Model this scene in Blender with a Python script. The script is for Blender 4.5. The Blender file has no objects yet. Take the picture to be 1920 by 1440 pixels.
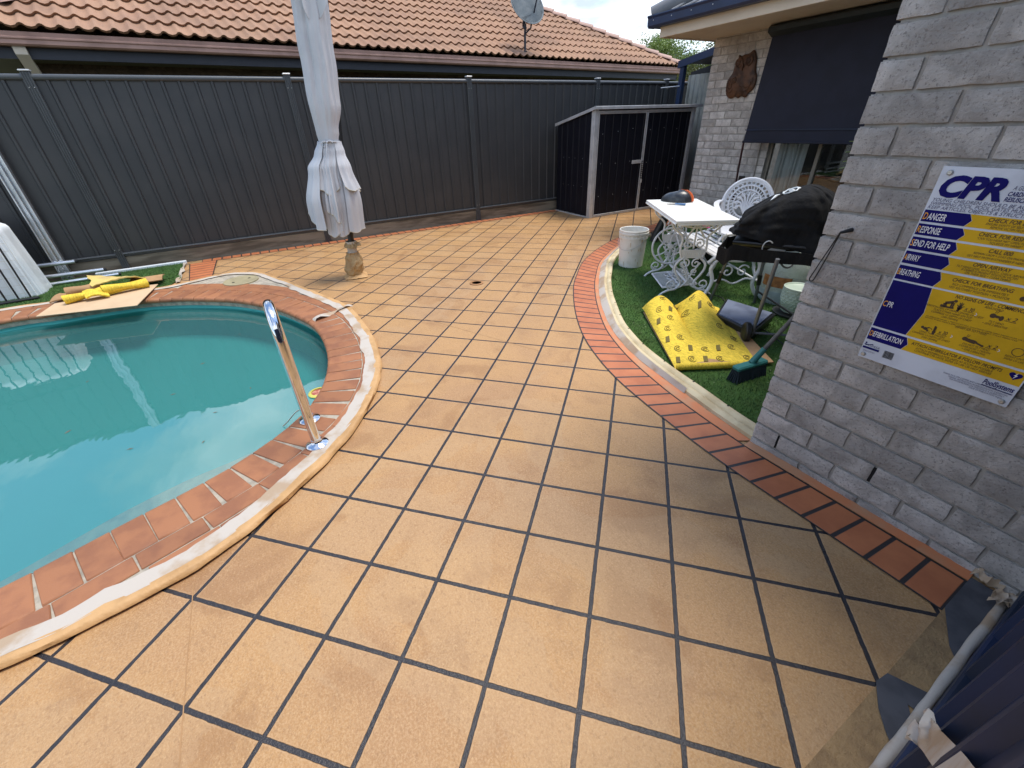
import bpy, math, random
from mathutils import Vector, Matrix, noise, geometry
random.seed(7)
R = math.radians
sc = bpy.context.scene
COL = sc.collection
# ---------------------------------------------------------------- camera
cd = bpy.data.cameras.new('camera'); cam = bpy.data.objects.new('camera', cd); COL.objects.link(cam)
cd.sensor_width = 36; cd.lens = 14.715; cd.clip_start = .02; cd.clip_end = 2000
rx = Vector((0.499979, 0.865435, -0.032287)); ry = Vector((0.443818, -0.288060, -0.848556)); rz = Vector((-0.743671, 0.409931, -0.528120))
m = Matrix((( rx.x, -ry.x, -rz.x, 2.79297), (rx.y, -ry.y, -rz.y, -0.92662), (rx.z, -ry.z, -rz.z, 1.35141), (0, 0, 0, 1)))
cam.matrix_world = m
sc.camera = cam
# ---------------------------------------------------------------- sky, sun, exposure
SUN_EL = R(73); SUN_AZ = R(8)          # azimuth from +Y towards +X
w = bpy.data.worlds.new('World'); sc.world = w; w.use_nodes = True
nt = w.node_tree; nt.nodes.clear()
def N(t, ty, **k):
    n = t.nodes.new(ty)
    for a, b in k.items(): setattr(n, a, b)
    return n
out = N(nt, 'ShaderNodeOutputWorld'); bg = N(nt, 'ShaderNodeBackground'); bg.inputs[1].default_value = .15
sky = N(nt, 'ShaderNodeTexSky', sky_type='NISHITA'); sky.sun_disc = False; sky.sun_elevation = SUN_EL; sky.sun_rotation = SUN_AZ
sky.air_density = 1.2; sky.dust_density = .6; sky.ozone_density = 2.2
tc = N(nt, 'ShaderNodeTexCoord'); sp = N(nt, 'ShaderNodeSeparateXYZ'); nt.links.new(tc.outputs['Generated'], sp.inputs[0])
def mth(t, op, a, b=None, c=None, clamp=False):
    n = N(t, 'ShaderNodeMath', operation=op); n.use_clamp = clamp
    for i, x in enumerate((a, b, c)):
        if x is None: continue
        if isinstance(x, (int, float)): n.inputs[i].default_value = x
        else: t.links.new(x, n.inputs[i])
    return n.outputs[0]
CLX, CLY = 101.7, 95.1
zz = mth(nt, 'ADD', mth(nt, 'MAXIMUM', sp.outputs[2], 0), .22)
cx = mth(nt, 'DIVIDE', sp.outputs[0], zz); cy = mth(nt, 'DIVIDE', sp.outputs[1], zz)
cb = N(nt, 'ShaderNodeCombineXYZ'); nt.links.new(cx, cb.inputs[0]); nt.links.new(cy, cb.inputs[1])
cmap = N(nt, 'ShaderNodeMapping'); cmap.inputs['Location'].default_value = (CLX, CLY, 0); nt.links.new(cb.outputs[0], cmap.inputs[0])
no = N(nt, 'ShaderNodeTexNoise'); no.inputs['Scale'].default_value = 1.25; no.inputs['Detail'].default_value = 9; no.inputs['Roughness'].default_value = .56; no.inputs['Distortion'].default_value = .25
nt.links.new(cmap.outputs[0], no.inputs['Vector'])
cr = N(nt, 'ShaderNodeValToRGB'); cr.color_ramp.elements[0].position = .45; cr.color_ramp.elements[1].position = .60
hz0 = mth(nt, 'MULTIPLY', mth(nt, 'SUBTRACT', 1, sp.outputs[2]), .075); nt.links.new(mth(nt, 'ADD', mth(nt, 'SUBTRACT', no.outputs[0], .02), hz0), cr.inputs[0])
no2 = N(nt, 'ShaderNodeTexNoise'); no2.inputs['Scale'].default_value = 2.3; no2.inputs['Detail'].default_value = 6
nt.links.new(cmap.outputs[0], no2.inputs['Vector'])
cc = N(nt, 'ShaderNodeValToRGB'); cc.color_ramp.elements[0].position = .38; cc.color_ramp.elements[1].position = .6
cc.color_ramp.elements[0].color = (3.9, 4.6, 5.6, 1); cc.color_ramp.elements[1].color = (8.6, 9.0, 9.6, 1)
nt.links.new(no2.outputs[0], cc.inputs[0])
mx = N(nt, 'ShaderNodeMix', data_type='RGBA'); nt.links.new(cr.outputs[0], mx.inputs['Factor'])
sb = N(nt, 'ShaderNodeMix', data_type='RGBA', blend_type='MULTIPLY'); sb.inputs['Factor'].default_value = 1; sb.inputs['B'].default_value = (1.08, 1.18, 1.28, 1); nt.links.new(sky.outputs[0], sb.inputs['A']); nt.links.new(sb.outputs['Result'], mx.inputs['A']); nt.links.new(cc.outputs[0], mx.inputs['B'])
nt.links.new(mx.outputs['Result'], bg.inputs[0]); nt.links.new(bg.outputs[0], out.inputs[0])
sl = bpy.data.lights.new('sun', 'SUN'); sl.energy = 2.9; sl.angle = R(24); sl.color = (1, .93, .82)
so = bpy.data.objects.new('sun', sl); COL.objects.link(so)
sd = Vector((math.sin(SUN_AZ)*math.cos(SUN_EL), math.cos(SUN_AZ)*math.cos(SUN_EL), math.sin(SUN_EL)))
so.rotation_euler = sd.to_track_quat('Z', 'Y').to_euler(); so.location = (0, 0, 20)
sc.view_settings.view_transform = 'Standard'; sc.view_settings.look = 'None'; sc.view_settings.exposure = 0.42; sc.view_settings.gamma = 1
sc.render.resolution_x = 1024; sc.render.resolution_y = 768
sc.cycles.max_bounces = 6; sc.cycles.transparent_max_bounces = 12; sc.cycles.caustics_reflective = False; sc.cycles.caustics_refractive = False

# ---------------------------------------------------------------- materials
def newmat(name):
    m = bpy.data.materials.new(name); m.use_nodes = True; t = m.node_tree; t.nodes.clear()
    o = N(t, 'ShaderNodeOutputMaterial'); b = N(t, 'ShaderNodeBsdfPrincipled'); t.links.new(b.outputs[0], o.inputs[0])
    return m, t, b, o
def mixc(t, fac, a, b, mode='MIX'):
    n = N(t, 'ShaderNodeMix', data_type='RGBA', blend_type=mode)
    for k, x in (('Factor', fac), ('A', a), ('B', b)):
        if isinstance(x, (int, float)): n.inputs[k].default_value = x
        elif isinstance(x, tuple): n.inputs[k].default_value = (*x, 1)
        else: t.links.new(x, n.inputs[k])
    return n.outputs['Result']
def noi(t, vec, scale, detail=4, rough=.55, dist=0):
    n = N(t, 'ShaderNodeTexNoise'); n.inputs['Scale'].default_value = scale; n.inputs['Detail'].default_value = detail
    n.inputs['Roughness'].default_value = rough; n.inputs['Distortion'].default_value = dist; t.links.new(vec, n.inputs['Vector']); return n.outputs[0]
def ramp(t, x, a, b):
    n = N(t, 'ShaderNodeMapRange'); n.inputs[1].default_value = a; n.inputs[2].default_value = b; n.interpolation_type = 'SMOOTHSTEP'; t.links.new(x, n.inputs[0]); return n.outputs[0]
def bump(t, b, h, strength=.3, dist=.005):
    n = N(t, 'ShaderNodeBump'); n.inputs['Strength'].default_value = strength; n.inputs['Distance'].default_value = dist
    t.links.new(h, n.inputs['Height']); t.links.new(n.outputs[0], b.inputs['Normal'])
def objco(t): return N(t, 'ShaderNodeTexCoord').outputs['Object']
def pm(name, col, rough=.6, metal=0, col2=None, vscale=6, vlo=.4, vhi=.65, bs=0, bstr=.3, bdist=.004, spec=.5, island=0, scale3=None, coat=0):
    m, t, b, o = newmat(name); oc = objco(t)
    if scale3:
        mp = N(t, 'ShaderNodeMapping'); mp.inputs['Scale'].default_value = scale3; t.links.new(oc, mp.inputs[0]); oc = mp.outputs[0]
    c2 = col2 or tuple(x*.8 for x in col)
    f = ramp(t, noi(t, oc, vscale, 6), vlo, vhi)
    c = mixc(t, f, col, c2)
    if island:
        g = N(t, 'ShaderNodeNewGeometry'); h = N(t, 'ShaderNodeHueSaturation'); h.inputs['Saturation'].default_value = 1
        v = mth(t, 'ADD', mth(t, 'MULTIPLY', g.outputs['Random Per Island'], island), 1-island/2)
        t.links.new(v, h.inputs['Value']); t.links.new(c, h.inputs['Color']); c = h.outputs[0]
    t.links.new(c, b.inputs['Base Color']); b.inputs['Roughness'].default_value = rough; b.inputs['Metallic'].default_value = metal
    b.inputs['Specular IOR Level'].default_value = spec; b.inputs['Coat Weight'].default_value = coat
    if bs: bump(t, b, noi(t, oc, bs, 3), bstr, bdist)
    return m
def mat_paving():
    m, t, b, o = newmat('sprayed_stencil_paving'); oc = objco(t); s = N(t, 'ShaderNodeSeparateXYZ'); t.links.new(oc, s.inputs[0])
    k = .70711/.265
    wob = mth(t, 'MULTIPLY', mth(t, 'SUBTRACT', noi(t, oc, 38, 2), .5), .016)
    x = mth(t, 'ADD', mth(t, 'MULTIPLY', mth(t, 'ADD', s.outputs[0], s.outputs[1]), k), wob)
    y = mth(t, 'ADD', mth(t, 'MULTIPLY', mth(t, 'SUBTRACT', s.outputs[1], s.outputs[0]), k), wob)
    def dist(q): return mth(t, 'ABSOLUTE', mth(t, 'SUBTRACT', mth(t, 'FRACT', mth(t, 'ADD', q, 50.5)), .5))
    d = mth(t, 'MINIMUM', dist(x), dist(y))
    line = mth(t, 'SUBTRACT', 1, ramp(t, d, .021, .029))
    halo = mth(t, 'SUBTRACT', 1, ramp(t, d, .026, .050))
    cbn = N(t, 'ShaderNodeCombineXYZ'); t.links.new(mth(t, 'FLOOR', x), cbn.inputs[0]); t.links.new(mth(t, 'FLOOR', y), cbn.inputs[1])
    wn = N(t, 'ShaderNodeTexWhiteNoise', noise_dimensions='2D'); t.links.new(cbn.outputs[0], wn.inputs[0])
    big = ramp(t, noi(t, oc, 1.7, 4, .5, .4), .42, .68); med = ramp(t, noi(t, oc, 5.5, 5, .6, .3), .45, .75); fine = noi(t, oc, 160, 3, .7)
    c = mixc(t, big, (.435, .240, .094), (.36, .195, .088)); c = mixc(t, mth(t, 'MULTIPLY', med, .55), c, (.28, .145, .058))
    c = mixc(t, mth(t, 'MULTIPLY', wn.outputs[0], .26), c, (.52, .30, .125))
    c = mixc(t, mth(t, 'MULTIPLY', ramp(t, fine, .4, .65), .42), c, (.60, .40, .22))
    st = ramp(t, noi(t, oc, 2.7, 6, .55, .8), .54, .66); c = mixc(t, mth(t, 'MULTIPLY', st, .5), c, (.29, .148, .062))
    st2 = ramp(t, noi(t, oc, 1.35, 4, .5, 1.2), .555, .575); c = mixc(t, mth(t, 'MULTIPLY', st2, .28), c, (.47, .31, .17))
    gr_ = noi(t, oc, 62, 3, .8); c = mixc(t, mth(t, 'MULTIPLY', ramp(t, gr_, .52, .66), .50), c, (.30, .165, .075)); c = mixc(t, mth(t, 'MULTIPLY', ramp(t, noi(t, oc, 85, 3, .8), .55, .68), .45), c, (.60, .39, .20))
    # spray overlap streaks running across, along the wall direction
    c = mixc(t, mth(t, 'MULTIPLY', halo, .4), c, (.55, .35, .19))
    lc = mixc(t, noi(t, oc, 14, 3), (.017, .016, .019), (.045, .042, .046))
    c = mixc(t, line, c, lc); t.links.new(c, b.inputs['Base Color'])
    r = mth(t, 'ADD', mth(t, 'MULTIPLY', noi(t, oc, 3, 3), .30), .28); r = mth(t, 'SUBTRACT', r, mth(t, 'MULTIPLY', line, .12)); t.links.new(r, b.inputs['Roughness'])
    b.inputs['Specular IOR Level'].default_value = .4
    h = mth(t, 'ADD', mth(t, 'MULTIPLY', noi(t, oc, 140, 4, .65), .8), mth(t, 'MULTIPLY', line, -1.1))
    h = mth(t, 'ADD', h, mth(t, 'MULTIPLY', noi(t, oc, 30, 3), .7))
    bump(t, b, h, .75, .005); return m
def mat_uvbrick(name, c1, c2, gc, gw, row=False, rough=.5):
    # uv: x in brick units along the strip, y 0..1 across the strip in metres/width
    m, t, b, o = newmat(name); uv = N(t, 'ShaderNodeUVMap').outputs[0]; oc = objco(t); s = N(t, 'ShaderNodeSeparateXYZ'); t.links.new(uv, s.inputs[0])
    fx = mth(t, 'ABSOLUTE', mth(t, 'SUBTRACT', mth(t, 'FRACT', mth(t, 'ADD', s.outputs[0], .5)), .5))
    wn = N(t, 'ShaderNodeTexWhiteNoise', noise_dimensions='1D'); t.links.new(mth(t, 'FLOOR', s.outputs[0]), wn.inputs['W'])
    line = mth(t, 'SUBTRACT', 1, ramp(t, fx, gw*.75, gw*1.1))
    e = mth(t, 'MINIMUM', s.outputs[1], mth(t, 'SUBTRACT', 1, s.outputs[1]))
    line = mth(t, 'MAXIMUM', line, mth(t, 'SUBTRACT', 1, ramp(t, e, gw*.40, gw*.6)))
    f = ramp(t, noi(t, oc, 7, 5), .35, .7); c = mixc(t, f, c1, c2); c = mixc(t, mth(t, 'MULTIPLY', wn.outputs[0], .25), c, tuple(q*.75 for q in c2))
    c = mixc(t, line, c, gc); t.links.new(c, b.inputs['Base Color']); b.inputs['Roughness'].default_value = rough
    bump(t, b, mth(t, 'ADD', mth(t, 'MULTIPLY', noi(t, oc, 110, 3), .5), mth(t, 'MULTIPLY', line, -1)), .4, .004)
    return m
def mat_murk():
    m, t, b, o = newmat('turbid_depth_layer'); t.nodes.remove(b); oc = objco(t)
    di = N(t, 'ShaderNodeBsdfDiffuse'); t.links.new(mixc(t, noi(t, oc, .8, 3), (.10, .56, .60), (.13, .62, .65)), di.inputs[0]); tr = N(t, 'ShaderNodeBsdfTransparent'); tr.inputs[0].default_value = (.7, .95, .93, 1)
    a = N(t, 'ShaderNodeMixShader'); a.inputs[0].default_value = .25; t.links.new(di.outputs[0], a.inputs[1]); t.links.new(tr.outputs[0], a.inputs[2]); t.links.new(a.outputs[0], o.inputs[0]); return m
def mat_water(MIXF=.80):
    m, t, b, o = newmat('cloudy_pool_water'); t.nodes.remove(b); oc = objco(t)
    mp = N(t, 'ShaderNodeMapping'); mp.inputs['Scale'].default_value = (1, 2.2, 1); mp.inputs['Rotation'].default_value = (0, 0, .6); t.links.new(oc, mp.inputs[0])
    n1 = noi(t, mp.outputs[0], 2.2, 3, .45); n2 = noi(t, mp.outputs[0], 11, 2, .5)
    h = mth(t, 'ADD', n1, mth(t, 'MULTIPLY', n2, .06))
    bp = N(t, 'ShaderNodeBump'); bp.inputs['Strength'].default_value = .05; bp.inputs['Distance'].default_value = .05; t.links.new(h, bp.inputs['Height'])
    di = N(t, 'ShaderNodeBsdfDiffuse'); t.links.new(mixc(t, noi(t, oc, .8, 3), (.14, .46, .47), (.17, .51, .51)), di.inputs[0])
    tr = N(t, 'ShaderNodeBsdfTransparent'); tr.inputs[0].default_value = (.74, .95, .92, 1)
    a = N(t, 'ShaderNodeMixShader'); a.inputs[0].default_value = MIXF; t.links.new(di.outputs[0], a.inputs[1]); t.links.new(tr.outputs[0], a.inputs[2])
    gl = N(t, 'ShaderNodeBsdfGlossy'); gl.inputs['Roughness'].default_value = .01; t.links.new(bp.outputs[0], gl.inputs['Normal'])
    fr = N(t, 'ShaderNodeFresnel'); fr.inputs[0].default_value = 2.5; t.links.new(bp.outputs[0], fr.inputs['Normal'])
    mxs = N(t, 'ShaderNodeMixShader'); t.links.new(fr.outputs[0], mxs.inputs[0]); t.links.new(a.outputs[0], mxs.inputs[1]); t.links.new(gl.outputs[0], mxs.inputs[2])
    t.links.new(mxs.outputs[0], o.inputs[0]); return m
def mat_leaf(name, a, b_, c_):
    m, t, b, o = newmat(name); g = N(t, 'ShaderNodeNewGeometry'); oc = objco(t)
    c = mixc(t, g.outputs['Random Per Island'], a, b_); c = mixc(t, ramp(t, noi(t, oc, 1.2, 3), .45, .6), c, c_)
    t.links.new(c, b.inputs['Base Color']); b.inputs['Roughness'].default_value = .55
    tl = N(t, 'ShaderNodeBsdfTranslucent'); t.links.new(c, tl.inputs[0]); ms = N(t, 'ShaderNodeMixShader'); ms.inputs[0].default_value = .3
    t.links.new(b.outputs[0], ms.inputs[1]); t.links.new(tl.outputs[0], ms.inputs[2]); t.links.new(ms.outputs[0], o.inputs[0]); return m
def mat_turf():
    m, t, b, o = newmat('artificial_turf'); oc = objco(t)
    f = noi(t, oc, 260, 3, .7); g = noi(t, oc, 8, 4)
    c = mixc(t, ramp(t, f, .3, .7), (.028, .075, .018), (.10, .20, .045)); c = mixc(t, mth(t, 'MULTIPLY', ramp(t, g, .4, .7), .5), c, (.05, .075, .02))
    v = N(t, 'ShaderNodeTexVoronoi'); v.inputs['Scale'].default_value = 34; t.links.new(oc, v.inputs['Vector'])
    sp_ = mth(t, 'MULTIPLY', mth(t, 'LESS_THAN', v.outputs['Distance'], .10), mth(t, 'GREATER_THAN', noi(t, oc, 2.2, 2), .53))
    c = mixc(t, sp_, c, (.45, .42, .33)); t.links.new(c, b.inputs['Base Color']); b.inputs['Roughness'].default_value = .9; b.inputs['Specular IOR Level'].default_value = .2
    bump(t, b, f, .9, .012); return m
def mat_brick(name, a, b_, dark, isl=.30, bstr=.8):
    m, t, b, o = newmat(name); oc = objco(t); g = N(t, 'ShaderNodeNewGeometry')
    wn = N(t, 'ShaderNodeTexWhiteNoise', noise_dimensions='1D'); t.links.new(mth(t, 'MULTIPLY', g.outputs['Random Per Island'], 97.), wn.inputs['W'])
    vm = N(t, 'ShaderNodeVectorMath', operation='ADD'); t.links.new(oc, vm.inputs[0]); t.links.new(wn.outputs['Color'], vm.inputs[1]); oc2 = vm.outputs[0]
    c = mixc(t, ramp(t, noi(t, oc2, 9, 6, .6, .6), .35, .66), a, b_)
    c = mixc(t, mth(t, 'MULTIPLY', ramp(t, noi(t, oc, 130, 4, .7), .54, .66), .7), c, dark)
    c = mixc(t, mth(t, 'MULTIPLY', ramp(t, noi(t, oc, 2.6, 5, .6), .5, .75), .38), c, dark)
    h = N(t, 'ShaderNodeHueSaturation'); v = mth(t, 'ADD', mth(t, 'MULTIPLY', g.outputs['Random Per Island'], isl), 1-isl/2); t.links.new(v, h.inputs['Value']); t.links.new(c, h.inputs['Color'])
    t.links.new(h.outputs[0], b.inputs['Base Color']); b.inputs['Roughness'].default_value = .88; b.inputs['Specular IOR Level'].default_value = .25
    bump(t, b, mth(t, 'ADD', mth(t, 'MULTIPLY', noi(t, oc, 110, 6, .8), 1.6), mth(t, 'MULTIPLY', noi(t, oc2, 30, 5, .7), 1.2)), bstr, .010); return m
def mat_underlay():
    m, t, b, o = newmat('yellow_foam_underlay'); oc = objco(t)
    mp = N(t, 'ShaderNodeMapping'); mp.inputs['Scale'].default_value = (1, 3.2, 1); mp.inputs['Rotation'].default_value = (0, 0, -.95); t.links.new(oc, mp.inputs[0])
    c = mixc(t, ramp(t, noi(t, mp.outputs[0], 30, 4, .7), .40, .66), (.78, .56, .05), (.54, .39, .03))
    c = mixc(t, mth(t, 'MULTIPLY', ramp(t, noi(t, mp.outputs[0], 62, 3, .7), .56, .68), .75), c, (.14, .11, .02)); t.links.new(c, b.inputs['Base Color']); b.inputs['Roughness'].default_value = .85
    bump(t, b, noi(t, oc, 90, 3), .3, .004); return m
M = {}
M['paving'] = mat_paving()
M['border'] = mat_uvbrick('orange_border_brick', (.54, .185, .075), (.43, .135, .055), (.030, .027, .028), .075)
M['jointmat'] = pm('filled_joint', (.40, .225, .10), .7)
M['ground'] = pm('bare_ground', (.13, .12, .07), .95, col2=(.09, .11, .05), vscale=1.2, bs=30)
M['water'] = mat_water()
M['shell'] = pm('pool_plaster', (.13, .58, .58), .7, col2=(.11, .52, .53), vscale=4, bs=60)
M['step'] = pm('pebble_step', (.50, .47, .36), .7, col2=(.36, .36, .29), vscale=14, vlo=.35, vhi=.7, bs=150)
M['coping'] = pm('terracotta_coping', (.34, .140, .060), .6, col2=(.265, .105, .048), vscale=9, bs=140, bstr=.25, island=.22)
M['mortar'] = pm('coping_mortar', (.42, .37, .29), .9, col2=(.28, .25, .2), vscale=20, bs=120, bstr=.6)
M['wall_mortar'] = pm('wall_mortar', (.40, .375, .345), .95, col2=(.31, .29, .265), vscale=20, bs=120, bstr=.6)
M['brick'] = mat_brick('grey_pitted_brick', (.68, .645, .61), (.44, .41, .385), (.23, .21, .195))
M['brick_nb'] = mat_brick('brown_brick', (.17, .12, .08), (.11, .08, .055), (.05, .04, .03))
M['turf'] = mat_turf()
M['blade'] = pm('turf_blade', (.05, .12, .03), .7, col2=(.10, .20, .05), vscale=60, island=.5)
M['kerb'] = pm('cream_kerb', (.62, .52, .33), .7, col2=(.48, .38, .22), vscale=7, bs=80)
M['orange_spray'] = pm('orange_overspray', (.58, .20, .08), .6, col2=(.50, .25, .13), vscale=8, bs=60)
M['tape'] = pm('white_masking_tape', (.50, .445, .38), .65, col2=(.40, .29, .19), vscale=5.5, vlo=.46, vhi=.62, bs=45, bstr=.35)
M['tan_paper'] = pm('oversprayed_paper', (.56, .33, .14), .6, col2=(.44, .25, .10), vscale=8, bs=30, bstr=.6, bdist=.01)
M['fence'] = pm('charcoal_steel', (.032, .034, .037), .45, col2=(.039, .040, .042), vscale=3, spec=.5)
M['rail'] = pm('charcoal_rail', (.058, .064, .069), .38, col2=(.05, .055, .06), vscale=3)
M['sleeper'] = pm('weathered_sleeper', (.22, .19, .14), .9, col2=(.10, .085, .06), vscale=5, bs=60, scale3=(1, .4, 3))
M['navy'] = pm('navy_colour_steel', (.016, .024, .044), .5, spec=.35, col2=(.016, .028, .07), vscale=3)
M['nbfascia'] = pm('dark_fascia', (.016, .019, .032), .5)
M['navy_post'] = pm('navy_paint', (.014, .032, .085), .45)
M['tile'] = pm('roof_tile', (.50, .235, .14), .85, col2=(.40, .175, .10), vscale=2.2, bs=60, bstr=.5, island=0)
M['gutter_nb'] = pm('faded_gutter', (.38, .22, .17), .55, col2=(.30, .17, .13), vscale=4)
M['cream'] = pm('cream_paint', (.62, .54, .43), .6, col2=(.56, .48, .38), vscale=3)
M['soffit_nb'] = pm('olive_soffit', (.10, .10, .07), .7)
M['glass'] = pm('dark_glass', (.015, .018, .02), .06, spec=.8)
M['shed'] = pm('black_steel_sheet', (.007, .0075, .013), .5, spec=.2)
M['zinc'] = pm('zinc_trim', (.60, .61, .62), .42, metal=.4, col2=(.50, .51, .52), vscale=8)
M['alu'] = pm('aluminium', (.66, .70, .75), .3, metal=.85)
M['chrome'] = pm('polished_steel', (.80, .80, .80), .05, metal=1)
M['white_cast'] = pm('white_cast_metal', (.74, .75, .77), .45, col2=(.66, .67, .70), vscale=8, bs=60, bstr=.15)
M['white_top'] = pm('white_tabletop', (.84, .84, .80), .4, col2=(.78, .78, .73), vscale=6)
M['bucket'] = pm('used_white_plastic', (.74, .72, .66), .45, col2=(.66, .62, .54), vscale=12, vlo=.5, vhi=.75)
M['paint_drip'] = pm('dried_paint', (.55, .38, .2), .6)
M['blackcloth'] = pm('black_vinyl_cover', (.0075, .0075, .008), .85, spec=.25, bs=16, bstr=.7, bdist=.02, scale3=(1, 1.6, .5))
M['black'] = pm('black_plastic', (.012, .012, .013), .4)
M['helmetblack'] = pm('scuffed_black_plastic', (.02, .022, .025), .3, col2=(.05, .055, .06), vscale=20)
M['orange'] = pm('orange_plastic', (.75, .13, .02), .4)
M['blue'] = pm('blue_plastic', (.05, .16, .35), .5)
M['tube'] = pm('grey_leg_tube', (.16, .17, .19), .45, metal=.3)
M['greytop'] = pm('bluegrey_shelf', (.17, .20, .28), .35, col2=(.11, .13, .19), vscale=8)
M['gas'] = pm('gas_bottle_paint', (.50, .56, .50), .4, bs=95, bstr=.9, bdist=.01)
M['gaslow'] = pm('gas_bottle_foot', (.42, .50, .52), .45)
M['label'] = pm('brown_label', (.40, .17, .05), .6, col2=(.25, .1, .03), vscale=30)
M['pot'] = pm('sage_glaze', (.52, .60, .50), .3, col2=(.46, .55, .45), vscale=10)
M['saucer'] = pm('dark_saucer', (.05, .052, .05), .5)
M['teal'] = pm('teal_plastic', (.03, .17, .16), .45)
M['bristle'] = pm('dark_bristle', (.012, .022, .03), .8)
M['broomwood'] = pm('grey_handle', (.10, .095, .09), .6, col2=(.07, .065, .06), vscale=20)
M['underlay'] = mat_underlay()
M['underlay2'] = pm('faded_underlay', (.62, .48, .14), .9, col2=(.48, .34, .15), vscale=7, bs=60)
M['underback'] = pm('tan_underlay_back', (.42, .25, .12), .9, bs=60)
M['card'] = pm('cardboard', (.58, .42, .26), .85, col2=(.54, .38, .23), vscale=4)
M['print'] = pm('printed_mark', (.17, .13, .03), .85)
M['canvas'] = pm('umbrella_canvas', (.55, .555, .575), .85, col2=(.49, .495, .515), vscale=3, bs=300, bstr=.15, bdist=.002)
M['piping'] = pm('cream_piping', (.58, .55, .46), .8)
M['paper'] = pm('brown_wrapping_paper', (.42, .28, .13), .75, col2=(.34, .21, .09), vscale=9, bs=25, bstr=.8, bdist=.01)
M['papertape'] = pm('grey_tape_wrap', (.5, .46, .40), .6, bs=25, bstr=.5)
M['dish'] = pm('dish_grey', (.15, .175, .19), .85, spec=.15, col2=(.20, .22, .23), vscale=7)
M['darkmetal'] = pm('dark_steel', (.02, .022, .035), .45)
M['owl'] = pm('rusty_owl_metal', (.12, .055, .028), .55, metal=.3, col2=(.05, .025, .015), vscale=12, bs=40, bstr=.6, bdist=.008)
M['blind'] = pm('navy_mesh_blind', (.011, .013, .028), .8, bs=400, bstr=.2)
M['blindhood'] = pm('blind_hood', (.018, .026, .030), .5)
M['frame'] = pm('bronze_window_frame', (.20, .18, .15), .45)
M['curtain'] = pm('net_curtain', (.72, .73, .72), .8, scale3=(14, 14, .4), vscale=3)
M['room'] = pm('dark_room_and_shade', (.03, .03, .032), .8)  # dark interior colour, also paints the shade under the patio roof
M['pole'] = pm('maroon_rod', (.05, .015, .018), .5)
M['cord'] = pm('black_cord', (.015, .015, .015), .6)
M['lid'] = pm('skimmer_lid', (.38, .33, .20), .5)
M['drain'] = pm('drain_ring', (.40, .20, .08), .5)
M['hole'] = pm('dark_recess', (.01, .009, .008), .9)
M['apron'] = pm('old_brown_concrete', (.38, .24, .11), .8, col2=(.26, .16, .075), vscale=12, bs=160, bstr=.9, bdist=.006)
M['greytape'] = pm('grey_overspray_patch', (.085, .085, .095), .7, col2=(.06, .06, .068), vscale=14)
M['signwhite'] = pm('sign_white', (.66, .70, .78), .5, spec=.3)
M['signblue'] = pm('sign_blue', (.006, .005, .13), .55, spec=.12)
M['signyellow'] = pm('sign_yellow', (.70, .42, .015), .5, spec=.2)
M['signorange'] = pm('sign_orange', (.85, .38, .02), .35)
M['signtext'] = pm('sign_dark_text', (.05, .025, .01), .4)
M['signtextw'] = pm('sign_light_text', (.82, .82, .86), .4)
M['signgrey'] = pm('sign_grey_text', (.06, .07, .16), .4)
M['screw'] = pm('screw_steel', (.5, .5, .48), .35, metal=.7)
M['whiteplastic'] = pm('white_moulded_plastic', (.76, .80, .82), .45, col2=(.66, .71, .74), vscale=3)
M['leaf'] = mat_leaf('gum_leaf', (.10, .13, .045), (.17, .20, .07), (.06, .085, .03))
M['leaf2'] = mat_leaf('bright_leaf', (.16, .24, .05), (.22, .30, .08), (.10, .16, .04))
M['bark'] = pm('bark', (.16, .13, .1), .9, bs=30)
M['petal'] = pm('pink_petal', (.65, .07, .22), .6)
M['roofmetal'] = pm('grey_roof_metal', (.14, .145, .155), .5, col2=(.20, .205, .215), vscale=5)
M['corr'] = pm('galvanised_corrugated', (.42, .42, .38), .5, metal=.3, col2=(.30, .31, .28), vscale=3)

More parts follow.
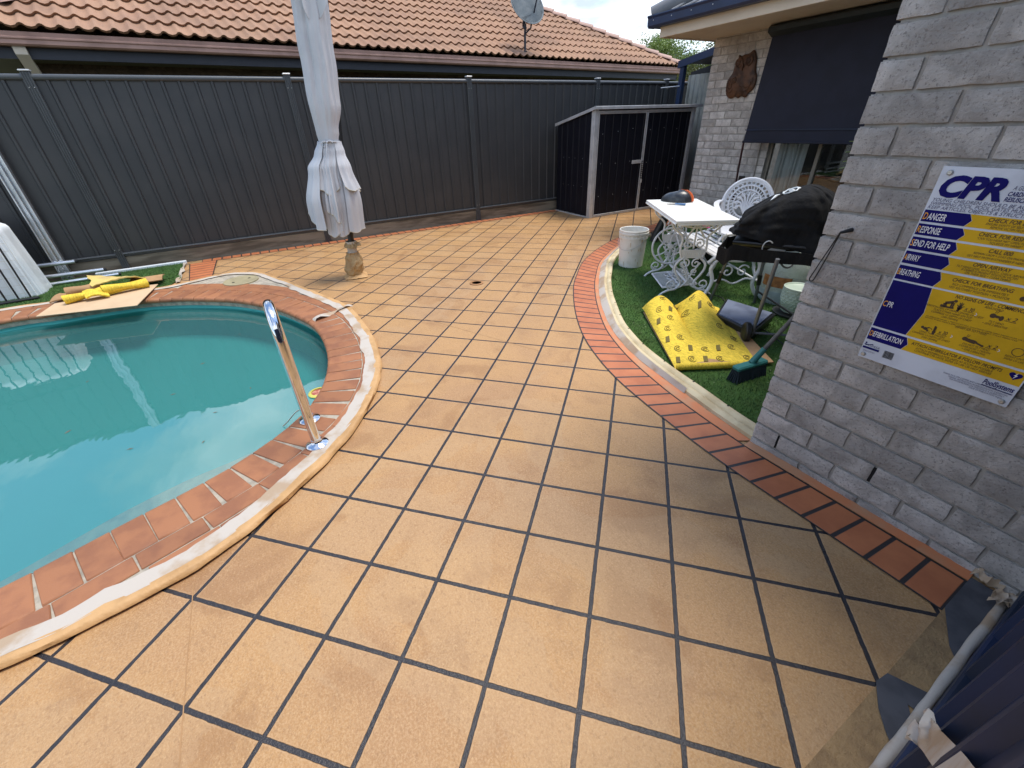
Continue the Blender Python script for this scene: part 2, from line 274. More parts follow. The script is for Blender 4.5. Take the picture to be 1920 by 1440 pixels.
# ---------------------------------------------------------------- mesh helpers
class MB:
    def __init__(s): s.v = []; s.f = []; s.uv = None; s.smooth = False
    def add(s, vs, fs):
        o = len(s.v); s.v += [tuple(q) for q in vs]; s.f += [tuple(i+o for i in f) for f in fs]; return s
    def box(s, c, size, rot=None, ch=0):
        hx, hy, hz = (q/2 for q in size); c = Vector(c)
        if ch:
            vs = []; e = min(ch, hx*.9, hy*.9, hz*.9)
            for sx in (-1, 1):
                for sy in (-1, 1):
                    for sz in (-1, 1): vs += [Vector((sx*hx, sy*(hy-e), sz*(hz-e))), Vector((sx*(hx-e), sy*hy, sz*(hz-e))), Vector((sx*(hx-e), sy*(hy-e), sz*hz))]
            import bmesh
            bm = bmesh.new(); [bm.verts.new(q) for q in vs]; bmesh.ops.convex_hull(bm, input=bm.verts[:])
            bmesh.ops.dissolve_limit(bm, angle_limit=.01, verts=bm.verts[:], edges=bm.edges[:]); bm.verts.index_update()
            vs = [q.co.copy() for q in bm.verts]; fs = [[q.index for q in f.verts] for f in bm.faces]; bm.free()
        else:
            vs = [Vector((x, y, z)) for x in (-hx, hx) for y in (-hy, hy) for z in (-hz, hz)]
            fs = [(0, 1, 3, 2), (4, 6, 7, 5), (0, 4, 5, 1), (2, 3, 7, 6), (0, 2, 6, 4), (1, 5, 7, 3)]
        if rot is not None: vs = [rot @ q for q in vs]
        return s.add([c+q for q in vs], fs)
    def box2(s, a, b, ch=0): return s.box([(p+q)/2 for p, q in zip(a, b)], [abs(q-p) for p, q in zip(a, b)], None, ch)
    def tube(s, path, r, n=8, closed=False, cap=True, flat=None):
        P = [Vector(q) for q in path]; L = len(P); rs = r if isinstance(r, (list, tuple)) else [r]*L; up = None; rings = []
        for i in range(L):
            a = P[i-1] if (i or closed) else P[i]; b = P[(i+1) % L] if (i < L-1 or closed) else P[i]
            d = (b-a); d = d.normalized() if d.length > 1e-9 else Vector((0, 0, 1))
            if up is None: up = d.orthogonal().normalized()
            up = (up-d*up.dot(d)); up = up.normalized() if up.length > 1e-6 else d.orthogonal().normalized()
            sd_ = d.cross(up); rings.append([P[i]+(up*math.cos(2*math.pi*k/n)+sd_*math.sin(2*math.pi*k/n))*rs[i] for k in range(n)])
        vs = [q for g in rings for q in g]; fs = []
        for i in range(L if closed else L-1):
            for k in range(n):
                j = (i+1) % L; fs.append((i*n+k, i*n+(k+1) % n, j*n+(k+1) % n, j*n+k))
        if cap and not closed: fs += [tuple(range(n))[::-1], tuple(range((L-1)*n, L*n))]
        return s.add(vs, fs)
    def lathe(s, prof, c, n=32, axis=None, sx=1):
        c = Vector(c); vs = []; fs = []; q = axis.to_track_quat('Z', 'Y') if axis else None
        for r, z in prof:
            for k in range(n):
                p = Vector((r*math.cos(2*math.pi*k/n)*sx, r*math.sin(2*math.pi*k/n), z)); p = q @ p if q else p; vs.append(c+p)
        for i in range(len(prof)-1):
            for k in range(n): fs.append((i*n+k, i*n+(k+1) % n, (i+1)*n+(k+1) % n, (i+1)*n+k))
        if prof[0][0] > 1e-5: fs.append(tuple(range(n))[::-1])
        if prof[-1][0] > 1e-5: fs.append(tuple(range((len(prof)-1)*n, len(prof)*n)))
        return s.add(vs, fs)
    def grid(s, fn, nu, nv, thick=0):
        vs = [Vector(fn(i/(nu-1), j/(nv-1))) for i in range(nu) for j in range(nv)]; fs = [(i*nv+j, (i+1)*nv+j, (i+1)*nv+j+1, i*nv+j+1) for i in range(nu-1) for j in range(nv-1)]
        if thick:
            nor = []
            for i in range(nu):
                for j in range(nv):
                    a = vs[min(i+1, nu-1)*nv+j]-vs[max(i-1, 0)*nv+j]; b = vs[i*nv+min(j+1, nv-1)]-vs[i*nv+max(j-1, 0)]; q = a.cross(b); nor.append(q.normalized() if q.length > 1e-12 else Vector((0, 0, 1)))
            k = len(vs); vs2 = [p-q*thick for p, q in zip(vs, nor)]; fs += [tuple(x+k for x in f[::-1]) for f in fs]
            vs += vs2
            for i in range(nu-1): fs += [(i*nv, i*nv+k, (i+1)*nv+k, (i+1)*nv), ((i+1)*nv+nv-1, (i+1)*nv+nv-1+k, i*nv+nv-1+k, i*nv+nv-1)]
            for j in range(nv-1): fs += [(j+1, j+1+k, j+k, j), ((nu-1)*nv+j, (nu-1)*nv+j+k, (nu-1)*nv+j+1+k, (nu-1)*nv+j+1)]
        return s.add(vs, fs)
    def prism(s, poly, a, b, flip=False):
        """poly: list of 3-D base points, extruded by vector (a) ; b unused"""
        P = [Vector(q) for q in poly]; n = len(P); e = Vector(a)
        return s.add(P+[q+e for q in P], [tuple(range(n))[::-1], tuple(range(n, 2*n))]+[(i, (i+1) % n, (i+1) % n+n, i+n) for i in range(n)])
    def strip(s, A, B, z=None, uvscale=None, w=1):
        """flat ribbon between two polylines with UVs"""
        n = len(A); A = [Vector(q) for q in A]; B = [Vector(q) for q in B]; o = len(s.v); d = 0; us = []
        for i in range(n):
            if i: d += ((A[i]+B[i])/2-(A[i-1]+B[i-1])/2).length
            us.append(d/(uvscale or 1))
        s.v += [tuple(q) for q in A+B]; 
        if s.uv is None: s.uv = {}
        for i in range(n): s.uv[o+i] = (us[i], 0); s.uv[o+n+i] = (us[i], w)
        s.f += [(o+i, o+i+1, o+n+i+1, o+n+i) for i in range(n-1)]; return s
    def build(s, name, mat, parent=None, smooth=None):
        me = bpy.data.meshes.new(name); me.from_pydata(s.v, [], s.f); me.validate()
        import bmesh
        bm = bmesh.new(); bm.from_mesh(me)
        if not s.uv: bmesh.ops.recalc_face_normals(bm, faces=bm.faces[:])
        bm.to_mesh(me); bm.free()
        if s.uv:
            l = me.uv_layers.new(name='UVMap')
            for lp in me.loops: l.data[lp.index].uv = s.uv.get(lp.vertex_index, (0, 0))
        if smooth or s.smooth:
            me.polygons.foreach_set('use_smooth', [True]*len(me.polygons)); me.set_sharp_from_angle(angle=R(smooth if isinstance(smooth, (int, float)) and smooth > 1 else 50))
        me.materials.append(mat if not isinstance(mat, str) else M[mat])
        o = bpy.data.objects.new(name, me); COL.objects.link(o)
        if parent is not None:
            o.parent = parent; off = Vector((0, 0, 0)); p = parent
            while p is not None: off += p.location; p = p.parent
            o.location = -off
        return o
def tag(o, label, cat, group=None, kind=None):
    if label: o['label'] = label
    if cat: o['category'] = cat
    if group: o['group'] = group
    if kind: o['kind'] = kind
    return o
def thing(name, label, cat, loc=(0, 0, 0), group=None):
    o = bpy.data.objects.new(name, None); COL.objects.link(o); o.empty_display_size = .1; o.location = loc; return tag(o, label, cat, group)
def struct(name, mb, mat, smooth=None):
    o = mb.build(name, mat, None, smooth); o['kind'] = 'structure'; return o
def copy_tree(o, parent=None):
    c = o.copy(); COL.objects.link(c); c.parent = parent
    for ch in [q for q in bpy.data.objects if q.parent == o]: copy_tree(ch, c)
    return c
def catmull(P, step=.03, closed=False):
    P = [Vector((*q, 0)) if len(q) == 2 else Vector(q) for q in P]; n = len(P); out = []
    for i in range(n if closed else n-1):
        p1, p2 = P[i], P[(i+1) % n]; p0 = P[i-1] if (i or closed) else p1*2-p2; p3 = P[(i+2) % n] if (i+2 < n or closed) else p2*2-p1
        k = max(2, int((p2-p1).length/step))
        for j in range(k):
            t = j/k; out.append(.5*((2*p1)+(p2-p0)*t+(2*p0-5*p1+4*p2-p3)*t*t+(3*p1-p0-3*p2+p3)*t**3))
    if not closed: out.append(P[-1])
    return out
def resample(P, n, closed=False):
    Q = P+[P[0]] if closed else P; L = [0]
    for a, b in zip(Q, Q[1:]): L.append(L[-1]+(b-a).length)
    out = []; j = 0; m_ = n if closed else n-1
    for i in range(n):
        d = L[-1]*i/m_
        while j < len(L)-2 and L[j+1] < d: j += 1
        t = (d-L[j])/max(1e-9, L[j+1]-L[j]); out.append(Q[j].lerp(Q[j+1], t))
    return out
def plen(P): return sum((b-a).length for a, b in zip(P, P[1:]))
def smoothp(P, it, closed=True):
    for _ in range(it):
        P = [(P[i-1]+P[i]*2+P[(i+1) % len(P)])/4 if closed or 0 < i < len(P)-1 else P[i] for i in range(len(P))]
    return P
def offset(P, d):
    """offset closed polyline outwards (to its right when walked)"""
    n = len(P); out = []
    for i in range(n):
        t = (P[(i+1) % n]-P[i-1]).normalized(); out.append(P[i]+Vector((t.y, -t.x, 0))*d)
    return out
def atz(P, z): return [Vector((q.x, q.y, z)) for q in P]
def poly_with_hole(outer, holes, z):
    pl = [[Vector((*q[:2], z)) for q in outer]]+[[Vector((*q[:2], z)) for q in h] for h in holes]
    vs = [q for p in pl for q in p]; return vs, [tuple(t) for t in geometry.tessellate_polygon(pl)]
def nz(p, s=1.): return noise.noise(Vector(p)*s)
def ngon(mb, pts, up=(0, 0, 1)):
    return mb.add(pts, [tuple(range(len(pts)))])
def scroll(c, ax, ay, r0, r1, a0, turns, n=20):
    """spiral path in the plane of ax, ay"""
    c = Vector(c); out = []
    for i in range(n+1):
        t = i/n; r = r0+(r1-r0)*t; a = a0+turns*2*math.pi*t; out.append(c+Vector(ax)*math.cos(a)*r+Vector(ay)*math.sin(a)*r)
    return out

# ================================================================ POOL + GROUND
pin_raw = [(-2.476,-3.176),(-2.440,-2.845),(-2.420,-2.498),(-2.36,-2.123),(-2.177,-1.760),(-1.888,-1.396),(-1.619,-1.178),(-1.364,-1.016),(-1.032,-0.875),(-0.733,-0.788),(-0.415,-0.765),(-0.165,-0.776),(0.045,-0.807),(0.250,-0.863),(0.390,-0.926),(0.529,-1.008),(0.630,-1.101),(0.735,-1.225),(0.815,-1.346),(0.870,-1.455),(0.925,-1.596),(0.975,-1.740),(1.025,-1.869),(1.066,-1.969),(1.136,-2.2),(1.20,-2.7),(1.15,-3.4),(.85,-4.1),(.2,-4.7),(-.7,-4.95),(-1.6,-4.75),(-2.2,-4.2)]
PIN = resample(smoothp(resample(catmull(pin_raw, .03, True), 360, True), 6), 360, True)[::-1]
tape_raw = [(1.466,-1.995),(1.460,-1.873),(1.433,-1.747),(1.411,-1.602),(1.360,-1.442),(1.278,-1.295),(1.149,-1.121),(1.004,-0.960),(0.812,-0.790),(0.571,-0.643),(0.309,-0.532),(-0.049,-0.456),(-0.421,-0.435),(-0.981,-0.462),(-1.510,-0.630),(-2.0,-0.81),(-2.22,-0.90),(-2.42,-0.98),(-2.662,-1.083),(-2.86,-1.345),(-2.850,-1.554),(-2.76,-1.796),(-2.715,-2.027),(-2.78,-2.557),(-2.84,-2.935),(-2.86,-3.309),(-2.75,-4.1),(-2.3,-4.8),(-1.6,-5.2),(-.7,-5.35),(.35,-5.1),(1.15,-4.4),(1.5,-3.5),(1.55,-2.7)]
TOUT = resample(smoothp(resample(catmull(tape_raw, .03, True), 420, True), 1), 420, True)
COPZ = .022; WZ = -.095
RING = offset(PIN, .22)
HOLE = offset(PIN, .03)
PITO = offset(PIN, .12)
vs, fs = poly_with_hole([(-3.86, -7), (3.4, -7), (3.4, 12), (-3.86, 12)], [PITO], 0)
struct('paving', MB().add(vs, fs), 'paving')
vs, fs = poly_with_hole([(-260, -260), (260, -260), (260, 260), (-260, 260)], [PITO], -.035)
struct('ground', MB().add(vs, fs), 'ground')
def joint(P_, w_, mat):
    a, b = Vector((*P_[0], .0012)), Vector((*P_[1], .0012)); d = (b-a).normalized(); q = Vector((-d.y, d.x, 0))*w_; n_ = 40; A_ = [a.lerp(b, i/n_)+q*nz((i*.7, P_[0][0], 0))*.5 for i in range(n_+1)]
    o = MB().strip([x-q/2 for x in A_], [x+q/2 for x in A_]).build('control_joint', mat); o['kind'] = 'structure'
joint([(1.435, -1.50), (2.10, -1.50)], .003, 'jointmat'); joint([(-.40, .02), (.62, .50)], .004, 'jointmat')
# water
struct('water', MB().add([Vector((p.x, p.y, WZ)) for p in HOLE], [tuple(range(len(HOLE)))]), 'water')
struct('water_depth_haze', MB().add([Vector((p.x, p.y, -.37)) for p in offset(PIN, .045)], [tuple(range(len(PIN)))]), mat_murk())
pool = thing('swimming_pool', 'curved in-ground pool with terracotta brick coping around blue-green water', 'pool', (0, -2.5, 0))
mb = MB(); n = len(HOLE); A = offset(PIN, .05)
cen = Vector((-.45, -2.75, 0)); prof_ = [(0, 0), (0, .28), (.02, .34), (.06, .50), (.14, .72), (.26, .92), (.42, 1.08), (.62, 1.2), (.82, 1.26)]
for t_, dz_ in prof_: mb.v += [tuple(p.lerp(cen, t_)+Vector((0, 0, COPZ-.02-dz_))) for p in A]
for q_ in range(len(prof_)-1): mb.f += [(q_*n+i, q_*n+(i+1) % n, (q_+1)*n+(i+1) % n, (q_+1)*n+i) for i in range(n)]
mb.f.append(tuple(range((len(prof_)-1)*n, len(prof_)*n))); mb.build('shell', 'shell', pool, 60)
stp = catmull([(1.25, -4.3), (1.0, -3.4), (.76, -2.8), (.62, -2.43), (.50, -2.2), (.40, -2.0), (.30, -1.72), (.25, -1.47), (.18, -1.26), (.07, -1.10), (-.05, -.98), (-.10, -.60)], .05)
inner = [q for q in A if q.x > -.10 and q.y > -4.3 and q.x > .1*0]
inner = [q for q in A if (q.y > -4.3 and q.x > .3) or (q.y > -1.6 and q.x > -.10)]
start = min(inner, key=lambda q: (q-stp[-1]).length); k0 = A.index(start)
run = []; k = k0
while len(run) < n and ((A[k].y > -4.2) or A[k].x < .3): run.append(A[k]); k = (k-1) % n
if run[min(5, len(run)-1)].x < start.x:
    run = []; k = k0
    while len(run) < n and ((A[k].y > -4.2) or A[k].x < .3): run.append(A[k]); k = (k+1) % n
pts = [Vector((q.x, q.y, -.34)) for q in run+stp[:-1]]
pl = geometry.tessellate_polygon([pts]); mb = MB().add(pts, [tuple(t) for t in pl])
mb.add([Vector((q.x, q.y, -.34)) for q in stp]+[Vector((q.x+.0, q.y, -1.14)) for q in stp], [(i, i+1, i+1+len(stp), i+len(stp)) for i in range(len(stp)-1)])
mb.build('step_ledge', 'step', pool)
# header course, each brick bullnosed toward the water
mb = MB(); nb = int(plen(PIN)/.112); BI = resample(PIN, nb, True)
for i in range(nb):
    a = BI[i]; b = BI[(i+1) % nb]; t = (b-a).normalized(); o_ = Vector((t.y, -t.x, 0)); wd = min((b-a).length, .112)-.004
    dz = random.uniform(-.0015, .0015); prof = [(-.002, -.030), (-.008, -.018), (-.006, -.004), (.004, .006), (.018, .010), (.212, .010), (.217, .005), (.217, -.03)]
    L_ = []
    for s_ in (-wd/2, -wd/2+.003, wd/2-.003, wd/2):
        e = .003 if abs(s_) > wd/2-.001 else 0
        for q, z in prof: L_.append((a+b)/2+t*s_+o_*(q)+Vector((0, 0, COPZ-.010+z-(e if z > -.02 else 0)+dz)))
    k = len(prof); fs = []
    for c in range(3):
        for j in range(k-1): fs.append((c*k+j, c*k+j+1, (c+1)*k+j+1, (c+1)*k+j))
    fs += [tuple(range(k)), tuple(range(3*k, 4*k))[::-1]]; mb.add(L_, fs)
mb.build('coping', 'coping', pool, 40)
# stretcher course outside it
mb = MB(); SR = offset(PIN, .272); ns = int(plen(SR)/.232); SI = resample(SR, ns, True)
for i in range(ns):
    a = SI[i]; b = SI[(i+1) % ns]; t = (b-a).normalized(); l = (b-a).length
    rot = Matrix.Rotation(math.atan2(t.y, t.x), 3, 'Z'); c = (a+b)/2
    mb.box((c.x, c.y, COPZ-.022+random.uniform(-.001, .001)), (l-.007, .096, .044), rot, .003)
SR2 = [q for q in resample(offset(PIN, .375), ns, True)]
for i in range(ns):
    a = SR2[i]; b = SR2[(i+1) % ns]; c = (a+b)/2
    if min((c-q_).length for q_ in TOUT) < .055: continue
    t = (b-a).normalized(); rot = Matrix.Rotation(math.atan2(t.y, t.x), 3, 'Z'); mb.box((c.x, c.y, COPZ-.023), ((b-a).length-.007, .096, .044), rot, .003)
mb.build('outer_course', 'coping', pool)
# mortar bed under the bricks
mb = MB(); T2 = resample(TOUT, 420, True)
vs, fs = poly_with_hole(T2, [offset(PIN, .012)], COPZ-.0055); mb.add(vs, fs)
I2 = offset(PIN, .012); mb.add(atz(I2, COPZ-.0055)+atz(I2, -.06), [(i, (i+1) % n, (i+1) % n+n, i+n) for i in range(n)])
mb.build('mortar_bed', 'mortar', pool)
# masking tape ribbon and curled paper skirt round the coping
tp = thing('masking_tape_band', 'white masking tape with tan oversprayed paper edge following the outside of the pool coping', 'masking tape', (0, -1, 0))
def near_in(p, P): return min(range(len(P)), key=lambda i: (P[i]-p).length_squared)
mb = MB(); mp_ = MB(); nT = len(TOUT); rows = []; rows2 = []
for i, p in enumerate(TOUT):
    t = (TOUT[(i+1) % nT]-TOUT[i-1]).normalized(); o_ = Vector((t.y, -t.x, 0))
    wv = .100+.016*nz(p, 5)+.012*nz(p, 17)
    if p.x < -1.9: wv *= .75
    if p.x > .9 and p.y < -1.0: wv *= 1.05
    r_ = nz(p+Vector((3, 0, 0)), 9)
    rows.append([p-o_*wv+Vector((0, 0, COPZ+.0035)), p-o_*(wv*.60)+Vector((0, 0, COPZ+.006+.003*r_)), p-o_*(wv*.26)+Vector((0, 0, COPZ+.006-.002*r_))])
    hz_ = .009+.004*nz(p, 6)
    rows2.append([p-o_*(wv*(.34+.10*nz(p, 14)))+Vector((0, 0, COPZ+.0062)), p-o_*.020+Vector((0, 0, COPZ+hz_*.75)), p-o_*.010+Vector((0, 0, COPZ+hz_)), p+o_*(.004+.006*nz(p, 8))+Vector((0, 0, COPZ+hz_*.6)), p+o_*(.009+.008*nz(p, 11))+Vector((0, 0, .012+.004*nz(p, 21))), p-o_*.004+Vector((0, 0, .004))])
for rr, q in ((rows, mb), (rows2, mp_)):
    k = len(rr[0]); q.add([x for r_ in rr for x in r_], [(i*k+j, i*k+j+1, ((i+1) % nT)*k+j+1, ((i+1) % nT)*k+j) for i in range(nT) for j in range(k-1)])
mb.build('tape', 'tape', tp, 60); mp_.build('paper_edge', 'tan_paper', tp, 60)
# strip of tape laid across the coping
a, b = Vector((-.83, -.775, 0)), Vector((-.99, -.44, 0)); d = (b-a).normalized(); s_ = Vector((d.y, -d.x, 0))
def f(u_, v_):
    q = a.lerp(b, u_) + s_*((v_-.5)*(.045+.02*math.sin(u_*7))); z = COPZ+.012+.012*math.sin(u_*9+v_)*(.4+v_)
    if u_ < .1: z -= (1-u_/.1)*.055; q -= d*.02
    return (q.x, q.y, z)
tag(MB().grid(f, 24, 5, .0015).build('tape_strip', 'tape', None, 60), 'loose crumpled strip of cream tape crossing the pool coping and drooping over its edge', 'masking tape')
# skimmer lid
lid = thing('skimmer_lid', 'round cream plastic skimmer lid with two finger holes set in the far coping', 'skimmer lid', (-2.46, -1.28, COPZ))
MB().lathe([(.168, -.01), (.168, .006), (.163, .010), (.150, .010), (.148, .007), (0, .007)], (-2.46, -1.28, COPZ), 40).build('cover', 'lid', lid, 40)
for dx, dy in ((.05, -.07), (-.03, .08)): MB().lathe([(.014, 0), (.014, .002), (0, .002)], (-2.46+dx, -1.28+dy, COPZ+.0068), 14).build('finger_hole', 'hole', lid)
# grab rail
gr = thing('grab_rail', 'polished stainless steel hoop grab rail standing on the pool coping', 'grab rail', (.76, -.99, COPZ))
la, lb = Vector((.885, -.997, 0)), Vector((.64, -1.000, 0)); dirv = (lb-la).normalized(); Rr = (lb-la).length/2; top = .715
path = [la+Vector((0, 0, z)) for z in (COPZ, .2, .4, top-Rr)]+[(la+lb)/2+(-dirv*math.cos(t)*Rr)+Vector((0, 0, top-Rr+Rr*math.sin(t))) for t in [math.pi*k/16 for k in range(1, 16)]]+[lb+Vector((0, 0, z)) for z in (top-Rr, .4, .2, COPZ)]
MB().tube(path, .0225, 18).build('hoop', 'chrome', gr, 60)
for q in (la, lb): MB().lathe([(.054, 0), (.054, .007), (.047, .013), (.030, .018), (.0235, .026), (.0235, .034)], q+Vector((0, 0, COPZ)), 28).build('flange', 'chrome', gr, 40)
# thin string hanging from the rail to the water
tag(MB().tube(catmull([(.60, -.98, .035), (.55, -1.02, .045), (.50, -1.06, .01), (.46, -1.12, -.06), (.44, -1.15, -.09)], .02), .003, 6).build('white_string', 'tape', None, 60), 'thin white string trailing from the grab rail base into the water', 'string')
# floating toy ring
fl = thing('floating_disc', 'small yellow rimmed floating disc with pink centre at the pool edge', 'pool float', (.17, -.915, WZ))
MB().lathe([(.030, -.004), (.058, 0), (.064, .006), (.058, .012), (.044, .013), (.044, .006)], (.17, -.915, WZ), 28).build('rim', pm('yellow_float', (.65, .6, .12), .4), fl, 50)
MB().lathe([(.044, .006), (.03, .009), (0, .010)], (.17, -.915, WZ), 24).build('centre', pm('pink_float', (.6, .3, .2), .5, col2=(.35, .08, .05), vscale=40), fl, 50)
# floating debris: a few leaves
for i, (x, y) in enumerate([(-.75, -1.6), (-.35, -1.75), (.05, -1.5), (-1.2, -1.35), (-.15, -1.30), (.2, -1.9), (-.9, -2.3), (-.2, -2.25), (.35, -1.55)]):
    a_ = random.uniform(0, 6); d = Vector((math.cos(a_), math.sin(a_), 0)); s_ = Vector((-d.y, d.x, 0)); l = random.uniform(.010, .022); c = Vector((x, y, WZ+.002))
    o = MB().add([c-d*l, c-s_*l*.3+Vector((0, 0, .001)), c+d*l, c+s_*l*.3+Vector((0, 0, .001))], [(0, 1, 2, 3)]).build('floating_leaf', 'bark')
    tag(o, 'tiny brown leaf floating on the blue-green pool water', 'leaf', 'leaves floating on the pool')
# drain
dr = thing('floor_drain', 'small round drain hole in the tan paving', 'floor drain', (-.965, .783, 0))
MB().lathe([(.066, .002), (.070, .007), (.064, .010), (.050, .009), (.046, .003)], (-.965, .783, 0), 32).build('ring', 'drain', dr, 50)
MB().lathe([(.048, .004), (0, .004)], (-.965, .783, 0), 24).build('recess', 'hole', dr)

# ================================================================ BORDERS, KERB, TURF
O = [(-1.70,3.60),(-1.60,3.30),(-1.476,2.98),(-1.223,2.512),(-0.921,2.085),(-0.583,1.740),(-0.30,1.485),(0.165,1.150),(0.582,0.905),(0.922,0.765),(1.196,0.686),(1.444,0.643),(1.645,0.617),(1.855,0.595),(2.075,0.583),(2.4,.582),(2.806,.582)]
I = [(-1.46,3.52),(-1.37,3.20),(-1.215,2.85),(-1.020,2.54),(-0.780,2.215),(-0.455,1.895),(-0.225,1.690),(0.133,1.416),(0.544,1.150),(0.818,1.020),(1.073,0.930),(1.344,0.863),(1.521,0.830),(1.756,0.799),(1.95,0.783),(2.075,.776),(2.4,.774),(2.806,.774)]
K = [(-1.40,3.50),(-1.31,3.22),(-1.155,2.87),(-0.965,2.56),(-0.728,2.24),(-0.400,1.925),(-0.175,1.725),(0.176,1.455),(0.575,1.198),(0.842,1.070),(1.100,0.983),(1.380,0.926),(1.611,0.885),(1.755,0.862),(1.985,0.835)]
NB_ = 150
Oc, Ic = resample(catmull(O, .03), NB_), resample(catmull(I, .03), NB_)
bl0 = (plen(Oc)+plen(Ic))/2; bo = MB().strip(atz(Oc, .004), atz(Ic, .004), None, bl0/round(bl0/.1065)).build('brick_border', 'border'); tag(bo, 'curved border of orange header bricks along the turf kerb and grey wall', 'brick edging')
Kc = resample(catmull(K, .03), 120)
I_k = resample(catmull(I[:15], .03), 120)
o = MB().strip(atz(I_k, .006), atz(Kc, .008), None, 1).build('sprayed_margin', 'orange_spray'); tag(o, 'smeared orange oversprayed margin between brick border and turf kerb', 'paving margin')
o = MB().strip([Vector((1.985, .776, .006)), Vector((2.806, .776, .006))], [Vector((1.985, .822, .012)), Vector((2.806, .822, .012))], None, 1).build('sprayed_margin', 'orange_spray'); tag(o, 'narrow orange oversprayed strip at the foot of the near grey brick wall', 'paving margin')
# kerb profile swept along K
kb = MB(); rows = []
tapeM = MB(); trow = []
for i, p in enumerate(Kc):
    t = (Kc[min(i+1, 119)]-Kc[max(i-1, 0)]).normalized(); o_ = Vector((-t.y, t.x, 0))
    if (o_.y < 0): o_ = -o_
    wd = .095+.008*nz(p, 3)
    rows.append([p+o_*(wd*a)+Vector((0, 0, z)) for a, z in ((0, .0), (.04, .024), (.22, .034), (.40, .036), (.50, .028), (.62, .040), (.86, .044), (.97, .038), (1, .010))])
    w2 = (.042+.012*nz(p, 6))*(1-.75*max(0, (i-70)/38))*(1-.4*max(0, (30-i)/30))
    trow.append([p-o_*(w2*.6)+Vector((0, 0, .009+.003*nz(p, 13))), p+o_*.002+Vector((0, 0, .028+.003*nz(p, 17))), p+o_*(w2*.62)+Vector((0, 0, .0405))])
k = 9; kb.add([x for r_ in rows for x in r_], [(i*k+j, i*k+j+1, (i+1)*k+j+1, (i+1)*k+j) for i in range(119) for j in range(k-1)])
kr = thing('turf_kerb', 'cream concrete kerb with small drip holes curving round the artificial turf', 'kerb', (.1, 1.5, 0)); kb.build('kerb_body', 'kerb', kr, 50)
hs = MB()
for i in range(8, 116, 7):
    c = rows[i][6]; hs.lathe([(.006, 0), (0, .0006)], c+Vector((0, 0, .0006)), 10)
hs.build('drip_holes', 'hole', kr)
i0, i1 = 6, 108
tapeM.add([x for r_ in trow[i0:i1] for x in r_], [(i*3+j, i*3+j+1, (i+1)*3+j+1, (i+1)*3+j) for i in range(i1-i0-1) for j in range(2)])
tag(tapeM.build('masking_tape_line', 'tape', None, 60), 'peeling white masking tape along the paving side of the cream turf kerb', 'masking tape')
# turf of the recess
G_ = [rows[i][8] for i in range(120)]
outer = [(q.x, q.y) for q in G_]+[(1.985, .9), (1.985, 4.66), (-1.74, 4.66), (-1.6, 4.0)]
pts = [Vector((*q, .012)) for q in outer]; MBt = MB().add(pts, [tuple(t) for t in geometry.tessellate_polygon([pts])])
tag(MBt.build('artificial_turf', 'turf'), None, None, None, 'structure')
# short blades as stuff
def inside(p, P):
    c = False; j = len(P)-1
    for i in range(len(P)):
        if (P[i][1] > p[1]) != (P[j][1] > p[1]) and p[0] < (P[j][0]-P[i][0])*(p[1]-P[i][1])/(P[j][1]-P[i][1])+P[i][0]: c = not c
        j = i
    return c
def blades(poly, n, x0, x1, y0, y1, z, h):
    mb = MB()
    for _ in range(n):
        x, y = random.uniform(x0, x1), random.uniform(y0, y1)
        if not inside((x, y), poly): continue
        a_ = random.uniform(0, 6.28); dx, dy = math.cos(a_)*.0022, math.sin(a_)*.0022; lx, ly = random.uniform(-.008, .008), random.uniform(-.008, .008); hh = h*random.uniform(.6, 1.2)
        mb.v += [(x-dx, y-dy, z), (x+dx, y+dy, z), (x+lx, y+ly, z+hh)]; k = len(mb.v); mb.f.append((k-3, k-2, k-1))
    return mb
tag(blades(outer, 90000, -1.6, 1.985, .88, 3.6, .012, .014).build('turf_pile', 'blade'), 'short green artificial turf pile inside the curved kerb', 'turf', None, 'stuff')
LT = [(-3.80, -1.90), (-3.05, -1.86), (-2.80, -1.95), (-2.75, -2.1), (-2.82, -2.9), (-2.9, -3.4), (-2.9, -4.6), (-3.80, -4.6)]
pts = [Vector((*q, .010)) for q in LT]; o = MB().add(pts, [tuple(t) for t in geometry.tessellate_polygon([pts])]).build('side_turf', 'turf'); o['kind'] = 'structure'
tag(blades(LT, 26000, -3.8, -2.75, -4.0, -1.85, .010, .014).build('turf_pile', 'blade'), 'short green turf between the pool coping and the charcoal fence', 'turf', None, 'stuff')
# far border along the fence, slab border at the left end, band by the corridor
def sborder(a, b, c, d, label, name='brick_border', z=.004, uvs=.11):
    nn = 20; A = [Vector(a).lerp(Vector(b), i/nn) for i in range(nn+1)]; B = [Vector(d).lerp(Vector(c), i/nn) for i in range(nn+1)]
    tag(MB().strip(atz(A, z), atz(B, z), None, uvs).build(name, 'border'), label, 'brick edging')
sborder((-3.72, -1.70, 0), (-3.70, 3.73, 0), (-3.86, 3.73, 0), (-3.86, -1.70, 0), 'thin orange brick border running along the foot of the charcoal fence')
sborder((-3.70, -1.83, 0), (-2.84, -1.78, 0), (-2.86, -1.56, 0), (-3.70, -1.53, 0), 'short orange brick border slab beside the white tape at the end of the paving', z=.008, uvs=.115)
sborder((-2.86, 5.85, 0), (-1.74, 5.3, 0), (-1.74, 5.12, 0), (-2.86, 5.65, 0), 'straight orange brick border near the shed doors', z=.008)
sborder((-1.72, 3.66, 0), (-1.95, 4.5, 0), (-1.74, 4.55, 0), (-1.50, 3.72, 0), 'end run of orange brick border beside the corner of the far brick wall', z=.009)
mb = MB().grid(lambda a, b: (-3.72+.9*a, -1.86-.035*b+.006*math.sin(a*20), .018+.012*math.sin(a*13+b*3)), 30, 3, .002)
